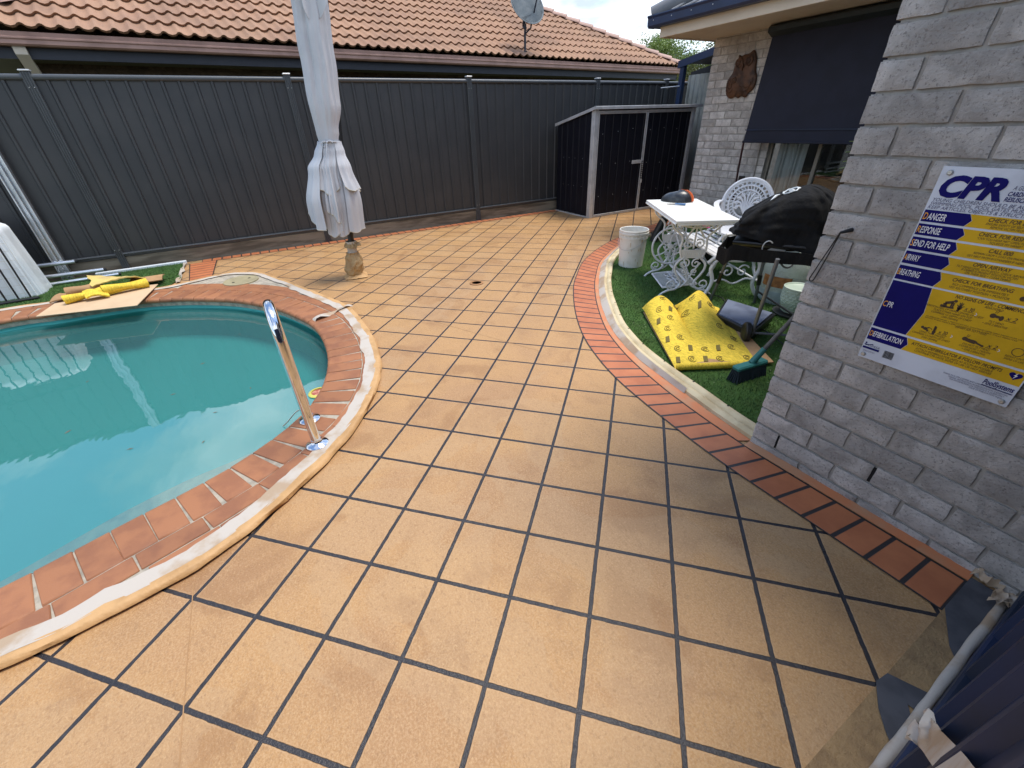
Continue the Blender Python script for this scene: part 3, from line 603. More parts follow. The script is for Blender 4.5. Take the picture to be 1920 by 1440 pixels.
tag(mb.build('tape_edge', 'tape', None, 60), 'strip of white tape edging the small turf patch beside the brick slab', 'masking tape')
mb = MB().box2((-3.83, -2.75, 0), (-3.78, -1.86, .035), .004)
tag(mb.build('edging_strip', 'whiteplastic'), 'thin white edging strip along the back of the small turf patch', 'edging')
# unpainted apron and grey patches by the side fence
mb = MB().add([(2.806, -7, .003), (3.4, -7, .003), (3.4, .82, .003), (2.806, .82, .003)], [(0, 1, 2, 3)]); o = mb.build('old_concrete_apron', 'apron'); o['kind'] = 'structure'
for P_, lab in (([(2.806, .60), (2.806, .80), (2.90, .80), (2.90, .42), (2.862, .47), (2.832, .54)], 'dark grey overspray patch on brown concrete beside the last border brick'),
                ([(2.800, .185), (2.806, .235), (2.90, .28), (2.90, .20), (2.870, .195), (2.90, .15), (2.90, .05), (2.868, .08), (2.835, .12)], 'dark grey overspray patch in the middle of the brown concrete strip')):
    pts = [Vector((*q, .0065)) for q in P_]; tag(MB().add(pts, [tuple(t) for t in geometry.tessellate_polygon([pts])]).build('overspray_patch', 'greytape'), lab, 'paint patch')

# ================================================================ CHARCOAL FENCE
def profile(y0, y1, pitch=.155, depth=.022):
    P = []; y = y0
    while y < y1:
        P += [(y, 0), (y+pitch*.60, 0), (y+pitch*.66, -depth), (y+pitch*.80, -depth), (y+pitch*.86, 0)]; y += pitch
    P = [q for q in P if q[0] < y1]+[(y1, 0)]; return P
def sheet_panel(fixed, y0, y1, z0, z1, mat, parent, name='panel', axis='x', pitch=.155, depth=.022, sign=1):
    P = profile(y0, y1, pitch, depth); mb = MB()
    for z in (z0, z1):
        for y, d in P: mb.v.append((fixed+d*sign, y, z) if axis == 'x' else (y, fixed+d*sign, z))
    k = len(P); mb.f = [(i, i+1, i+1+k, i+k) for i in range(k-1)]
    return mb.build(name, mat, parent)
FU = -3.90
fe = thing('steel_fence', 'long charcoal corrugated steel fence behind the pool and paving', 'fence', (FU, 2, 0))
posts = [-7.16, -4.81, -2.47, -.15, 2.24, 4.60, 6.2, 8.55, 10.9]
for a, b in zip(posts, posts[1:]):
    sheet_panel(FU, a+.02, b-.02, .20, 1.88, 'fence', fe, 'panel', 'x', .155, .016, -1)
    MB().tube([(FU+.008, a+.03, 1.885), (FU+.008, b-.03, 1.885)], .026, 10).build('top_rail', 'rail', fe, 50)
    mb = MB().box2((FU-.02, a+.03, .155), (FU+.018, b-.03, .195), .008); mb.tube([(FU+.022, a+.03, .19), (FU+.022, b-.03, .19)], .014, 8); mb.build('bottom_rail', 'rail', fe, 40)
    MB().box2((FU-.03, a+.03, -.02), (FU+.012, b-.03, .153), .004).build('sleeper', 'sleeper', fe)
for y in posts:
    mb = MB()
    mb.box2((FU-.03, y-.036, 0), (FU+.030, y+.036, 1.93), .006)
    for s_ in (-.029, -.010, .010, .029): mb.box2((FU+.028, y+s_-.005, 0.0), (FU+.038, y+s_+.005, 1.925), .002)
    o = mb.build('post', 'rail', fe)
    MB().box2((FU-.035, y-.042, 1.931), (FU+.042, y+.042, 1.945), .004).build('post_cap', 'zinc', o)
    mb = MB()
    for zz_ in (1.80, .24):
        for s_ in (-.02, .02): mb.lathe([(.005, 0), (.004, .003), (0, .004)], (FU+.038, y+s_, zz_), 8, Vector((1, 0, 0)))
    mb.build('screws', 'screw', o)
# ================================================================ SIDE FENCE (navy, right)
sf = thing('side_fence', 'navy corrugated steel fence with white taped foot, nearest the viewer', 'fence', (2.9, 0, 0))
sheet_panel(2.93, -3.2, .80, .075, 1.75, 'navy', sf, 'panel', 'x', .19, .022, 1)
MB().box2((2.905, -3.2, .012), (2.955, .80, .075), .006).build('bottom_rail', 'navy', sf)
MB().box2((2.905, -3.2, 1.73), (2.955, .80, 1.79), .006).build('top_rail', 'navy', sf)
for y in (-3.2, -1.2): MB().box2((2.90, y-.03, 0), (2.96, y+.03, 1.79), .005).build('post', 'navy', sf)
def f(a, b):
    y = -2.2+2.98*a; r_ = .010+.003*nz((y*3, 0, 0), 2)+.002*nz((y*17, b*3, 0), 1); t = math.pi*1.15*b-.25
    return (2.894-math.cos(t)*r_*1.1+.005*nz((y, 1, 0), 5), y, .016+math.sin(t)*r_*1.0)
mb = MB().grid(f, 90, 8, .0015)
mb.grid(lambda a, b: (2.862+.06*a+.008*nz((a*3, b*3, 1), 2), .71+.07*b+.01*nz((a*3, b*3, 5), 2), .03+.04*abs(nz((a*2, b*2, 2), 3))+.03*a), 10, 8, .0012)
mb.build('foot_tape', 'tape', sf, 60)
def f(a, b):
    k = max(0, 1-a/.25); w_ = (b-.5)*(.052+.03*k*math.sin(b*9)); return (2.906-.004*math.sin(a*8)-.030*k*abs(math.sin(b*5+a*22)), -.01-.40*a+w_*.75+.02*k*nz((a*20, b*4, 0)), .22+.46*a+w_*.66+.03*k*nz((a*20, b*4, 5)))
mb = MB().grid(f, 36, 9, .0012)
mb.build('tape_flap', 'tape', sf, 60)
tag(MB().grid(lambda a, b: (2.80+.075*a, .80+.018*b+.01*math.sin(a*9), .012+.035*abs(nz((a*4, b*2, 0), 2))+.02*b), 12, 5, .0015).build('tape_scrap', 'tape', None, 60), 'crumpled scrap of masking tape at the wall foot beside the navy fence', 'masking tape')

# ================================================================ BRICK HOUSE
CO = .0845; GAP = .011; BL = .232
def brick_face(mb, o, t, nrm, l, h, nx, nzz, seed, amp=.0022):
    """one brick face with rounded rough edges, depth 30 mm; o = lower corner on the wall plane"""
    o = Vector(o); t = Vector(t); nrm = Vector(nrm); vs = []
    for i in range(nx+1):
        for j in range(nzz+1):
            a, b = l*i/nx, h*j/nzz; e = min(a, l-a, b, h-b); dep = 0
            if e < 1e-6: a += amp*.8*nz((a*30, b*30, seed)); b += amp*.8*nz((a*30, b*30, seed+7)); dep -= .0025
            dep += amp*.45*nz((a*22, b*22, seed*3.1))+amp*.75*nz((a*80, b*80, seed*1.7))
            vs.append(o+t*a+Vector((0, 0, b))+nrm*dep)
    k = nzz+1; fs = [(i*k+j, (i+1)*k+j, (i+1)*k+j+1, i*k+j+1) for i in range(nx) for j in range(nzz)]
    ring = [i*k for i in range(nx+1)]+[nx*k+j for j in range(1, k)]+[i*k+nzz for i in range(nx-1, -1, -1)]+[j for j in range(nzz-1, 0, -1)]
    n0 = len(vs); vs += [vs[i]-nrm*.03 for i in ring]; m_ = len(ring)
    fs += [(ring[i], ring[(i+1) % m_], n0+(i+1) % m_, n0+i) for i in range(m_)]
    mb.add(vs, fs)
def brick_wall(o, t, nrm, length, z0, z1, half0, nx, nzz, holes=(), amp=.0022, start_full=False):
    mb = MB(); r_ = 0; z = z0; t = Vector(t); o = Vector(o)
    while z < z1-.02:
        a = 0; first = True
        while a < length-.01:
            l = (BL-GAP)
            if first and (r_ % 2 == half0): l = .105
            first = False; l = min(l, length-a); segs = [(a, a+l)]
            for (h0, h1, hz0, hz1) in holes:
                if hz0 < z+CO*.5 < hz1:
                    ns_ = []
                    for s0, s1 in segs:
                        if s1 <= h0 or s0 >= h1: ns_.append((s0, s1))
                        else:
                            if s0 < h0: ns_.append((s0, h0))
                            if s1 > h1: ns_.append((h1, s1))
                    segs = ns_
            for s0, s1 in segs:
                if s1-s0 > .02: brick_face(mb, o+t*s0+Vector((0, 0, z+GAP)), t, nrm, s1-s0, CO-GAP, max(2, int(nx*(s1-s0)/BL)), nzz, random.random()*50, amp)
            a += l+GAP
        z += CO; r_ += 1
    return mb
house = thing('brick_house', 'low house of pale grey pitted brick with cream eaves and navy gutter', 'house', (2, 3, 0))
NV = .82
brick_wall((1.985, NV, 0), (1, 0, 0), (0, -1, 0), 2.2, -.0485, 2.2, 1, 16, 6, amp=.0035).build('near_wall', 'brick', house, 50)
o = MB().box2((1.996, NV+.011, -.1), (4.2, NV+.35, 2.17)).build('mortar', 'wall_mortar', house)
brick_wall((1.985, NV+.006, 0), (0, 1, 0), (-1, 0, 0), 4.66-NV-.02, -.045, 2.2, 0, 4, 2).build('side_wall', 'brick', house, 50)
MB().box2((1.9965, NV+.352, -.1), (2.3, 4.95, 2.17)).build('mortar', 'wall_mortar', house)
# weep holes in the near wall (dark open joints)
mb = MB()
for x, z in ((2.4425, .163), (2.0905, .079)): mb.box2((x-.0055, NV+.0045, z-.034), (x+.0055, NV+.0105, z+.034))
mb.build('weep_holes', 'hole', house)
FV = 4.66; WX0, WX1, WZ0, WZ1 = -.70, 1.25, .455, 1.95
brick_wall((-1.735, FV, 0), (1, 0, 0), (0, -1, 0), 3.74, -.045, 2.19, 0, 8, 4, holes=[(WX0+1.735, WX1+1.735, WZ0-.01, WZ1)], amp=.003).build('far_wall', 'brick', house, 50)
mb = MB()
for a, b in (((-1.724, 0), (WX0, 2.17)), ((WX1, 0), (2.0, 2.17)), ((WX0, 0), (WX1, WZ0-.01)), ((WX0, WZ1), (WX1, 2.17))):
    mb.box2((a[0], FV+.011, a[1]-.05), (b[0], FV+.12, b[1]))
mb.build('mortar', 'wall_mortar', house)
brick_wall((-1.735, FV+3.2, 0), (0, -1, 0), (-1, 0, 0), 3.19, -.045, 2.19, 0, 4, 2).build('end_wall', 'brick', house, 50)
MB().box2((-1.7235, FV+.125, -.05), (-1.60, FV+3.2, 2.17)).build('mortar', 'wall_mortar', house)
# window
win = MB()
for a, b in (((WX0, WZ0), (WX0+.035, WZ1)), ((WX1-.035, WZ0), (WX1, WZ1)), ((WX0+.035, WZ0), (WX1-.035, WZ0+.04)), ((WX0+.035, WZ1-.04), (WX1-.035, WZ1)), ((-.145, WZ0+.04), (-.105, WZ1-.04)), ((.55, WZ0+.04), (.59, WZ1-.04)), ((WX0+.035, 1.055), (-.145, 1.085)), ((-.105, 1.055), (.55, 1.085))):
    win.box2((a[0], FV+.045, a[1]), (b[0], FV+.085, b[1]), .003)
wi = win.build('window', 'frame', house)
pane_ = MB().box2((WX0+.01, FV+.066, WZ0+.01), (WX1-.01, FV+.071, WZ1-.01)).build('pane', 'glass', wi)
gm, gt, gb, go_ = newmat('clear_window_glass'); gt.nodes.remove(gb)
gtr = N(gt, 'ShaderNodeBsdfTransparent'); gtr.inputs[0].default_value = (.85, .88, .88, 1); ggl = N(gt, 'ShaderNodeBsdfGlossy'); ggl.inputs['Roughness'].default_value = .02
gf = N(gt, 'ShaderNodeFresnel'); gf.inputs[0].default_value = 1.6; gm2 = N(gt, 'ShaderNodeMixShader'); gt.links.new(gf.outputs[0], gm2.inputs[0]); gt.links.new(gtr.outputs[0], gm2.inputs[1]); gt.links.new(ggl.outputs[0], gm2.inputs[2]); gt.links.new(gm2.outputs[0], go_.inputs[0])
pane_.data.materials[0] = gm
mb = MB()
for a, b in ((WX0+.08, -.28), (.72, 1.2)): mb.grid(lambda s, t, a=a, b=b: (a+(b-a)*s+.01*math.sin(s*55), FV+.105+.015*math.sin(s*40+t*1.5), WZ0+.03+(WZ1-WZ0-.06)*t), 80, 6, .002)
mb.build('curtain', 'curtain', wi, 60)
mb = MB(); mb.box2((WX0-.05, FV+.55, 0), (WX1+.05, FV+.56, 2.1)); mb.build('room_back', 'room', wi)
MB().box2((WX0-.03, FV-.012, WZ0-.075), (WX1+.03, FV+.05, WZ0-.004), .008).build('sill', 'brick', wi)
MB().box2((-1.70, FV+.2, 0.0), (2.2, FV+.24, .02)).build('floor_edge', 'room', house)
# eaves: soffit, fascia, gutter and roof (one L shaped roof); near-wing overhang is out of view, sized for its shade on the paving
EZ = 2.172; FA = 3.86
mb = MB(); mb.box2((-1.86, FA, EZ), (2.0, FV+.12, EZ+.02)); mb.box2((-1.86, FV+.121, EZ), (-1.70, FV+3.2, EZ+.02)); mb.box2((1.80, .74, EZ), (4.3, NV+.3, EZ+.02)); mb.box2((1.80, NV+.301, EZ), (2.1, FA-.001, EZ+.02)); mb.build('soffit', 'cream', house)
mb = MB(); mb.box2((-1.875, FA-.022, EZ-.012), (1.80, FA-.002, EZ+.15), .003); mb.box2((1.78, .73, EZ-.012), (1.799, FA-.023, EZ+.15), .003); mb.box2((1.80, .718, EZ-.012), (4.3, .738, EZ+.15), .003)
mb.box2((-1.882, FA-.020, EZ-.012), (-1.862, FV+3.2, EZ+.15), .003); mb.build('fascia', 'cream', house)
mb = MB(); mb.box2((-1.875, FA-.030, EZ+.07), (1.77, FA-.024, EZ+.085)); mb.build('fascia_bead', 'cream', house)
def gprof(a, b, outn):
    a = Vector(a); b = Vector(b); q = Vector(outn); P = [(0, .0), (.085, 0), (.105, .02), (.108, .085), (.122, .105), (.118, .115), (.100, .098), (.095, .03), (0, .012)]
    mb = MB(); base = [a+q*x+Vector((0, 0, z)) for x, z in P]; mb.prism(base, b-a, None); return mb
mb = gprof((-1.99, FA-.024, EZ+.085), (1.67, FA-.024, EZ+.085), (0, -1, 0)); g2 = gprof((1.778, .62, EZ+.085), (1.778, FA-.13, EZ+.085), (-1, 0, 0)); mb.add(g2.v, g2.f)
g2 = gprof((1.78, .716, EZ+.085), (4.3, .716, EZ+.085), (0, -1, 0)); mb.add(g2.v, g2.f); g2 = gprof((-1.884, FA-.02, EZ+.085), (-1.884, FV+3.2, EZ+.085), (-1, 0, 0)); mb.add(g2.v, g2.f); gu = mb.build('gutter', 'navy_post', house)
mb = MB()
for i in range(12): mb.lathe([(.006, 0), (.004, .003), (0, .004)], (-1.9+.27*i, FA-.132, EZ+.15), 8, Vector((0, -1, 0)))
mb.build('rivets', 'zinc', gu)
RS = math.tan(R(21))
def roofsheet(poly): return [Vector(q) for q in poly]
mb = MB(); e0 = EZ+.19; xa, ya = -1.97, FA-.10
def rz_(y): return e0+(y-ya)*RS
ridge_y = 6.6
mb.add([(xa, ya, e0), (1.70, ya, e0), (1.70+2.1, ridge_y, rz_(ridge_y)), (xa+2.9, ridge_y, rz_(ridge_y))], [(0, 1, 2, 3)])
mb.add([(xa, ya, e0), (xa+2.9, ridge_y, rz_(ridge_y)), (xa, ridge_y+2.9, e0)], [(0, 1, 2)])
mb.add([(1.70, .63, e0), (4.4, .63, e0), (4.4, 3.2, e0+2.57*RS), (1.70+2.57, 3.2, e0+2.57*RS)], [(0, 1, 2, 3)])
mb.add([(1.70, .63, e0), (1.70+2.57, 3.2, e0+2.57*RS), (4.36, ridge_y, e0+2.66*RS), (1.70, ya, e0)], [(0, 1, 2, 3)])
mb.build('roof', 'roofmetal', house)
mb = MB(); p0 = Vector((xa, ya, e0+.02)); p1 = Vector((xa+2.9, ridge_y, rz_(ridge_y)+.02)); d = p1-p0
for i in range(11):
    a, b = p0+d*(i/11), p0+d*((i+1.08)/11); mb.tube([a, b+Vector((0, 0, .02))], [.075, .09], 10)
mb.build('hip_capping', 'roofmetal', house, 60)
for k in range(22):  # roof ribs
    pass
mb = MB()
for i in range(16):
    x = xa+.2*i+.1; L_ = min(2.8, max(.1, (x-xa))) if x < xa+2.9 else 2.8
    mb.tube([(x, ya, e0+.012), (x, ya+L_, e0+.012+L_*RS)], .012, 6)
mb.build('roof_ribs', 'roofmetal', house)
# blind
bl = thing('outdoor_blind', 'large navy fabric drop blind hanging from the eaves in front of the window', 'blind', (.3, 4.5, 2.1))
def f(a, b):
    x = -.86+2.75*a; z = 2.13-1.06*b; return (x+.0*b-.03*b, 4.50-.06*b+.004*math.sin(a*30), z)
MB().grid(f, 30, 14, .003).build('fabric', 'blind', bl, 60)
MB().prism([(-.88, FV-.01, 2.16), (-.88, 4.46, 2.165), (-.88, 4.42, 2.14), (-.88, 4.42, 2.10), (-.88, 4.50, 2.06), (-.88, FV-.01, 2.06)], (2.80, 0, 0), None).build('hood', 'blindhood', bl)
MB().box2((-.90, 4.425, 1.062), (1.86, 4.450, 1.085), .004).build('bottom_bar', 'blind', bl)
MB().box2((-.895, 4.431, 1.19), (1.86, 4.4345, 1.20)).build('hem_seam', 'navy', bl)
MB().tube([(-.885, 4.44, 1.08), (-.93, 4.52, .78), (-.98, 4.62, .45), (-.99, 4.640, .38)], .012, 8).build('support_rod', 'pole', bl, 60)
tag(MB().tube([(-.79, FV-.012, 1.10), (-.785, FV-.012, .75), (-.795, FV-.012, .20)], .006, 6).build('wall_cable', 'frame'), 'thin grey cable running down the far brick wall beside the window', 'cable')
# owl plaque
ow = thing('owl_plaque', 'rusty metal owl plaque with a baby owl, hung on the far brick wall', 'wall plaque', (-1.22, FV, 1.75))
OWL = [(-1.335,1.962),(-1.300,1.945),(-1.261,1.958),(-1.20,1.962),(-1.150,1.990),(-1.110,1.93),(-1.094,1.882),(-1.080,1.80),(-1.050,1.741),(-1.040,1.68),(-1.050,1.625),(-1.085,1.585),(-1.118,1.567),(-1.112,1.545),(-1.15,1.530),(-1.19,1.545),(-1.24,1.528),(-1.28,1.545),(-1.33,1.528),(-1.375,1.540),(-1.412,1.575),(-1.428,1.62),(-1.433,1.701),(-1.415,1.745),(-1.39,1.771),(-1.376,1.80),(-1.365,1.854),(-1.340,1.905)]
oc_ = resample(catmull([(x, z, 0) for x, z in OWL], .01, True), 90, True); cx_, cz_ = -1.235, 1.72; mb = MB(); rings = []
for s_, dp in ((1, .0), (1, .012), (.93, .022), (.75, .034), (.45, .042), (.15, .045)): rings.append([Vector((cx_+(q.x-cx_)*s_, FV-.012-dp-.003*nz((q.x*s_, q.y*s_, 1), 25), cz_+(q.y-cz_)*s_)) for q in oc_])
mb.add([q for r_ in rings for q in r_]+[Vector((cx_, FV-.057, cz_))], [(i*90+k, i*90+(k+1) % 90, (i+1)*90+(k+1) % 90, (i+1)*90+k) for i in range(5) for k in range(90)]+[(450+k, 450+(k+1) % 90, 540) for k in range(90)])
mb.build('body_relief', 'owl', ow, 60)
yv = Vector((0, -1, 0))
for x, z, r_, y0 in ((-1.292, 1.882, .042, .040), (-1.165, 1.890, .040, .040), (-1.375, 1.70, .026, .030), (-1.315, 1.712, .024, .045)):
    MB().tube([(x+r_*1.05*math.cos(t), FV-y0-.016, z+r_*1.05*math.sin(t)) for t in [2*math.pi*k/28 for k in range(28)]], .007, 8, True).build('eye_ring', 'owl', ow, 60)
    MB().lathe([(r_, -.006), (r_, .006), (r_*.86, .010), (r_*.74, .004), (r_*.5, .005), (r_*.42, .012), (0, .016)], (x, FV-y0-.013, z), 24, yv).build('eye', 'owl', ow, 50)
mb = MB().tube([(-1.235, FV-.06, 1.865), (-1.228, FV-.072, 1.84), (-1.232, FV-.058, 1.80)], [.010, .013, .003], 8)
mb.tube([(-1.345, FV-.05, 1.69), (-1.343, FV-.058, 1.675), (-1.345, FV-.05, 1.655)], [.006, .008, .002], 8); mb.build('beak', 'owl', ow, 60)
mb = MB(); yl = FV-.056
for (x, z, a0, a1, rr) in ((-1.235, 1.80, 3.4, 6.0, .055), (-1.235, 1.77, 3.4, 6.0, .07), (-1.14, 1.70, 4.2, 6.6, .07), (-1.16, 1.66, 4.2, 6.6, .07), (-1.365, 1.66, 3.3, 6.1, .03), (-1.365, 1.63, 3.3, 6.1, .04), (-1.2, 1.68, 3.6, 5.8, .04)):
    mb.tube([(x+rr*math.cos(a0+(a1-a0)*k/8), yl+.004, z+rr*math.sin(a0+(a1-a0)*k/8)) for k in range(9)], .004, 6)
mb.build('feather_relief', 'owl', ow, 60)
# cord looped over a wall hook
ck = thing('hook_cord', 'black cord loop hanging from a small hook on the near grey wall', 'cord', (2.05, NV, 1.0))
MB().tube([(2.075, NV, 1.005), (2.068, NV-.018, 1.002), (2.056, NV-.030, .996)], [.0075, .006, .004], 8).build('hook', 'cord', ck, 60)
mb = MB().tube(catmull([(2.056, NV-.030, .999), (2.040, NV-.020, .95), (2.022, NV-.016, .89), (2.010, NV-.014, .845), (2.004, NV-.014, .822), (2.008, NV-.016, .812), (2.018, NV-.016, .816), (2.024, NV-.016, .84), (2.036, NV-.018, .90), (2.048, NV-.024, .955), (2.058, NV-.030, .999)], .01), .0022, 6)
mb.build('loop', 'cord', ck, 60)

# ================================================================ CPR SIGN
sg = thing('first_aid_sign', 'large white, blue and yellow CPR instruction sign screwed to the near grey brick wall', 'sign', (2.44, NV, .9))
SX, SZ, SW, SH = 2.245, .598, .39, .611; SY = NV-.0075
def sp3(x, y, d=0): return Vector((SX+x*SW, SY-.003-d, SZ+y*SH))
MB().box2((SX, SY-.003, SZ), (SX+SW, SY, SZ+SH)).build('board', 'signwhite', sg)
def patch(polys, mat, name, d):
    mb = MB()
    for P in polys:
        pts = [sp3(x, y, d) for x, y in P]; mb.add(pts, [tuple(t)[::1] for t in geometry.tessellate_polygon([[Vector((x*SW, y*SH, 0)) for x, y in P]])])
    return mb.build(name, mat, sg)
rowsS = [(.811, .757), (.747, .694), (.684, .624), (.614, .552), (.541, .468), (.459, .196), (.185, .114)]
Bp, Yp = [], []
for i, (t_, b_) in enumerate(rowsS):
    if i == 5: pr = [(.268, t_), (.293, .331), (.252, b_)]
    else: m_ = b_+(t_-b_)*.5; pr = [(.270, t_), (.294, m_), (.266, b_)]
    Bp.append([(.008, b_), (.008, t_)]+pr); Yp.append([(.992, t_), (.992, b_)]+[(x+.003, y) for x, y in pr[::-1]])
patch(Bp, 'signblue', 'blue_panels', .0006); patch(Yp, 'signyellow', 'yellow_panels', .0006)
def textmesh(s, shear=0., bold=0.):
    c = bpy.data.curves.new('t', 'FONT'); c.body = s; c.shear = shear; c.offset = bold; c.resolution_u = 3; c.fill_mode = 'FRONT' if False else 'BOTH'
    o = bpy.data.objects.new('t', c); COL.objects.link(o); dg = bpy.context.evaluated_depsgraph_get(); me = bpy.data.meshes.new_from_object(o.evaluated_get(dg))
    V = [v.co.copy() for v in me.vertices]; F = [tuple(p.vertices) for p in me.polygons]; bpy.data.objects.remove(o); bpy.data.curves.remove(c); bpy.data.meshes.remove(me); return V, F
CAPH = None
def put(mb, s, x0, y0, x1=None, h=None, shear=.22, bold=.0, align='L', sub=None, d=.0013):
    """text with baseline y0, cap height h (sign units of height); squeezed to end at x1 when given"""
    V, F = textmesh(s, shear, bold)
    if not V: return
    mnx, mxx = min(v.x for v in V), max(v.x for v in V); caph = .69
    sy = h*SH/caph; sx = sy*.80
    if x1 is not None: sx = (x1-x0)*SW/(mxx-mnx)
    wd = (mxx-mnx)*sx/SW; xs = x0 if (align == 'L' or x1 is not None) else x0-wd/2
    mb.add([Vector((SX+xs*SW+(v.x-mnx)*sx, SY-.003-d, SZ+y0*SH+v.y*sy)) for v in V], F); return xs+wd
tb, tw, to, tk, tg = MB(), MB(), MB(), MB(), MB()
put(tb, 'CPR', .035, .876, .385, .084, .25, .05)
put(tg, 'A GUIDE TO', .415, .921, .55, .017, .25); put(tb, 'CARDIOPULMONARY', .405, .897, .66, .017, .2, .02); put(tb, 'RESUSCITATION', .400, .875, .60, .017, .2, .02)
put(tg, 'YOUNG CHILDREN SHOULD BE ACTIVELY SUPERVISED AROUND A', .025, .851, .97, .0145, .2)
put(tg, 'SWIMMING POOL. POOL GATES MUST BE KEPT CLOSED AT ALL TIMES.', .02, .834, .97, .0145, .2)
put(tg, 'KEEP ARTICLES, OBJECTS & STRUCTURES CLEAR OF POOL FENCE.', .016, .817, .97, .0145, .2)
for s_, y, x1 in (('DANGER', .768, .150), ('RESPONSE', .706, .158), ('SEND FOR HELP', .641, .250), ('AIRWAY', .569, .112), ('BREATHING', .493, .160), ('CPR', .316, .085), ('DEFIBRILLATION', .138, .256)):
    a_ = {'D': .022, 'R': .021, 'S': .020, 'A': .018, 'B': .019, 'C': .020}[s_[0]]; V, F = textmesh(s_, .12, .012); W_ = max(v.x for v in V); V1, F1 = textmesh(s_[0], .12, .012); w1 = max(v.x for v in V1)+.06
    ox = a_-.008; kx = (x1-ox)/W_; e = put(to, s_[0], ox, y, ox+max(v.x for v in V1)*kx, .030, .12, .012); put(tw, s_[1:], ox+w1*kx, y, x1, .030, .12, .012)
for s_, y, h, bd in (('CHECK FOR DANGER', .789, .0165, .015), ('ENSURE SAFETY OF SELF AND OTHERS', .775, .0095, 0), ('REMOVE VICTIM FROM WATER', .762, .0095, 0), ('CHECK FOR RESPONSE', .726, .0165, .015), ('"CAN YOU HEAR ME?" OPEN YOUR EYES', .712, .0095, 0), ('"SQUEEZE MY HAND"', .699, .0095, 0),
                     ('CALL 000', .662, .0165, .015), ('REMAIN CALM + STAY ON PHONE', .648, .0095, 0), ('GET HELP FROM BYSTANDERS IF NEEDED', .633, .0095, 0), ('OPEN AIRWAY', .594, .0165, .015), ('TILT HEAD LEVEL WITH BODY, CHECK AIRWAY', .580, .0095, 0), ('IF DEBRIS IS PRESENT POSITION VICTIM', .568, .0095, 0), ('ON THEIR SIDE + CLEAR DEBRIS', .556, .0095, 0),
                     ('CHECK FOR BREATHING', .512, .0165, .015), ('NO? COMMENCE CPR IMMEDIATELY', .494, .0105, 0), ('YES? RECOVERY POSITION + MONITOR', .479, .0105, 0)):
    put(tk, s_, .525, y, None, h, .2, bd, 'C')
put(tk, 'NO SIGNS OF LIFE - COMMENCE CPR', .423, .438, .86, .0165, .2, .015); put(tk, 'ADULT/CHILD', .60, .424, .70, .0095, .2, .008)
for s_, x, y in (('POSITION HEEL OF HAND CENTRE OF CHEST', .455, .372), ('PLACE OTHER HAND ON TOP', .455, .359), ('COMPRESS 1/3 DEPTH OF CHEST', .455, .346), ('(100-120/MIN)', .455, .333), ('TILT HEAD', .70, .366), ('+ GIVE 2 BREATHS', .70, .353), ('INFANT (UP TO 1 YEAR)', .60, .302),
                 ('USING TWO FINGERS', .405, .234), ('COMPRESS 1/3 DEPTH OF CHEST', .405, .221), ('(100-120/MIN)', .405, .208), ('DO NOT TILT HEAD.', .675, .234), ('COVER NOSE + MOUTH', .675, .221), ('+ GIVE 2 BREATHS', .675, .208), ('REPEAT UNTIL', .89, .234), ('SIGNS OF LIFE', .89, .221)):
    put(tk, s_, x, y, None, .0092, .2, 0, 'C')
put(tk, 'ALTERNATE HAND + MOUTH AT 30:2, CONTINUE UNTIL HELP TAKES OVER OR SIGNS OF LIFE', .315, .320, .97, .0055, .2); put(tk, 'WITH TWO RESCUERS CHANGE OVER EVERY TWO MINUTES', .315, .311, .85, .0055, .2)
for s_, x, y in (('x 30', .505, .392), ('x 2', .735, .392), ('x 30', .435, .252), ('x 2', .725, .252)): put(tk, s_, x, y, x+.055, .018, .25, .01)
put(tk, 'ATTACH DEFIBRILLATOR & FOLLOW PROMPTS', .315, .157, .87, .0165, .2, .015); put(tk, 'ATTACH DEFIBRILLATOR (AED) AS SOON AS POSSIBLE', .355, .141, .83, .0105, .2); put(tk, 'CONTINUE CPR UNTIL SIGNS OF LIFE OR HELP ARRIVES', .355, .127, .83, .0105, .2)
put(tb, 'PoolSystems', .815, .078, .985, .026, .2, .02)
put(tg, 'SPASA', .055, .074, .13, .013, .25); put(tg, 'SPASA.COM.AU', .02, .040, .11, .009, .2)
for s_, x, y in (('ENROL IN A CPR COURSE AND UPDATE YOUR SKILLS ANNUALLY', .79, .064), ('FORMAL INSTRUCTION IN RESUSCITATION IS ESSENTIAL.', .80, .053), ('THE INFORMATION ON THIS SIGN IS A GUIDE ONLY.', .80, .043), ('DATE OF PUBLICATION: August', .86, .033)): put(tg, s_, x, y, None, .0075, .2, 0, 'C')
tb.build('blue_lettering', 'signblue', sg); tw.build('white_lettering', 'signtextw', sg); to.build('orange_initials', 'signorange', sg); tk.build('dark_lettering', 'signtext', sg); tg.build('small_print', 'signgrey', sg)
def blob(mb, cx__, cy__, rx_, ry_, n=18, d=.0013, rot=0):
    P = [(cx__+rx_*math.cos(a)*math.cos(rot)-ry_*math.sin(a)*math.sin(rot)*SH/SW, cy__+(rx_*SW/SH*math.cos(a)*math.sin(rot)+ry_*math.sin(a)*math.cos(rot))) for a in [2*math.pi*k/n for k in range(n)]]
    mb.add([sp3(x, y, d) for x, y in P], [tuple(range(n))])
def seg(mb, a, b, w_, d=.0013):
    a = Vector((a[0]*SW, a[1]*SH)); b = Vector((b[0]*SW, b[1]*SH)); q = (b-a).normalized(); s_ = Vector((-q.y, q.x))*w_/2
    mb.add([sp3(p.x/SW, p.y/SH, d) for p in (a+s_, a-s_, b-s_, b+s_)], [(0, 1, 2, 3)])
pk = MB()
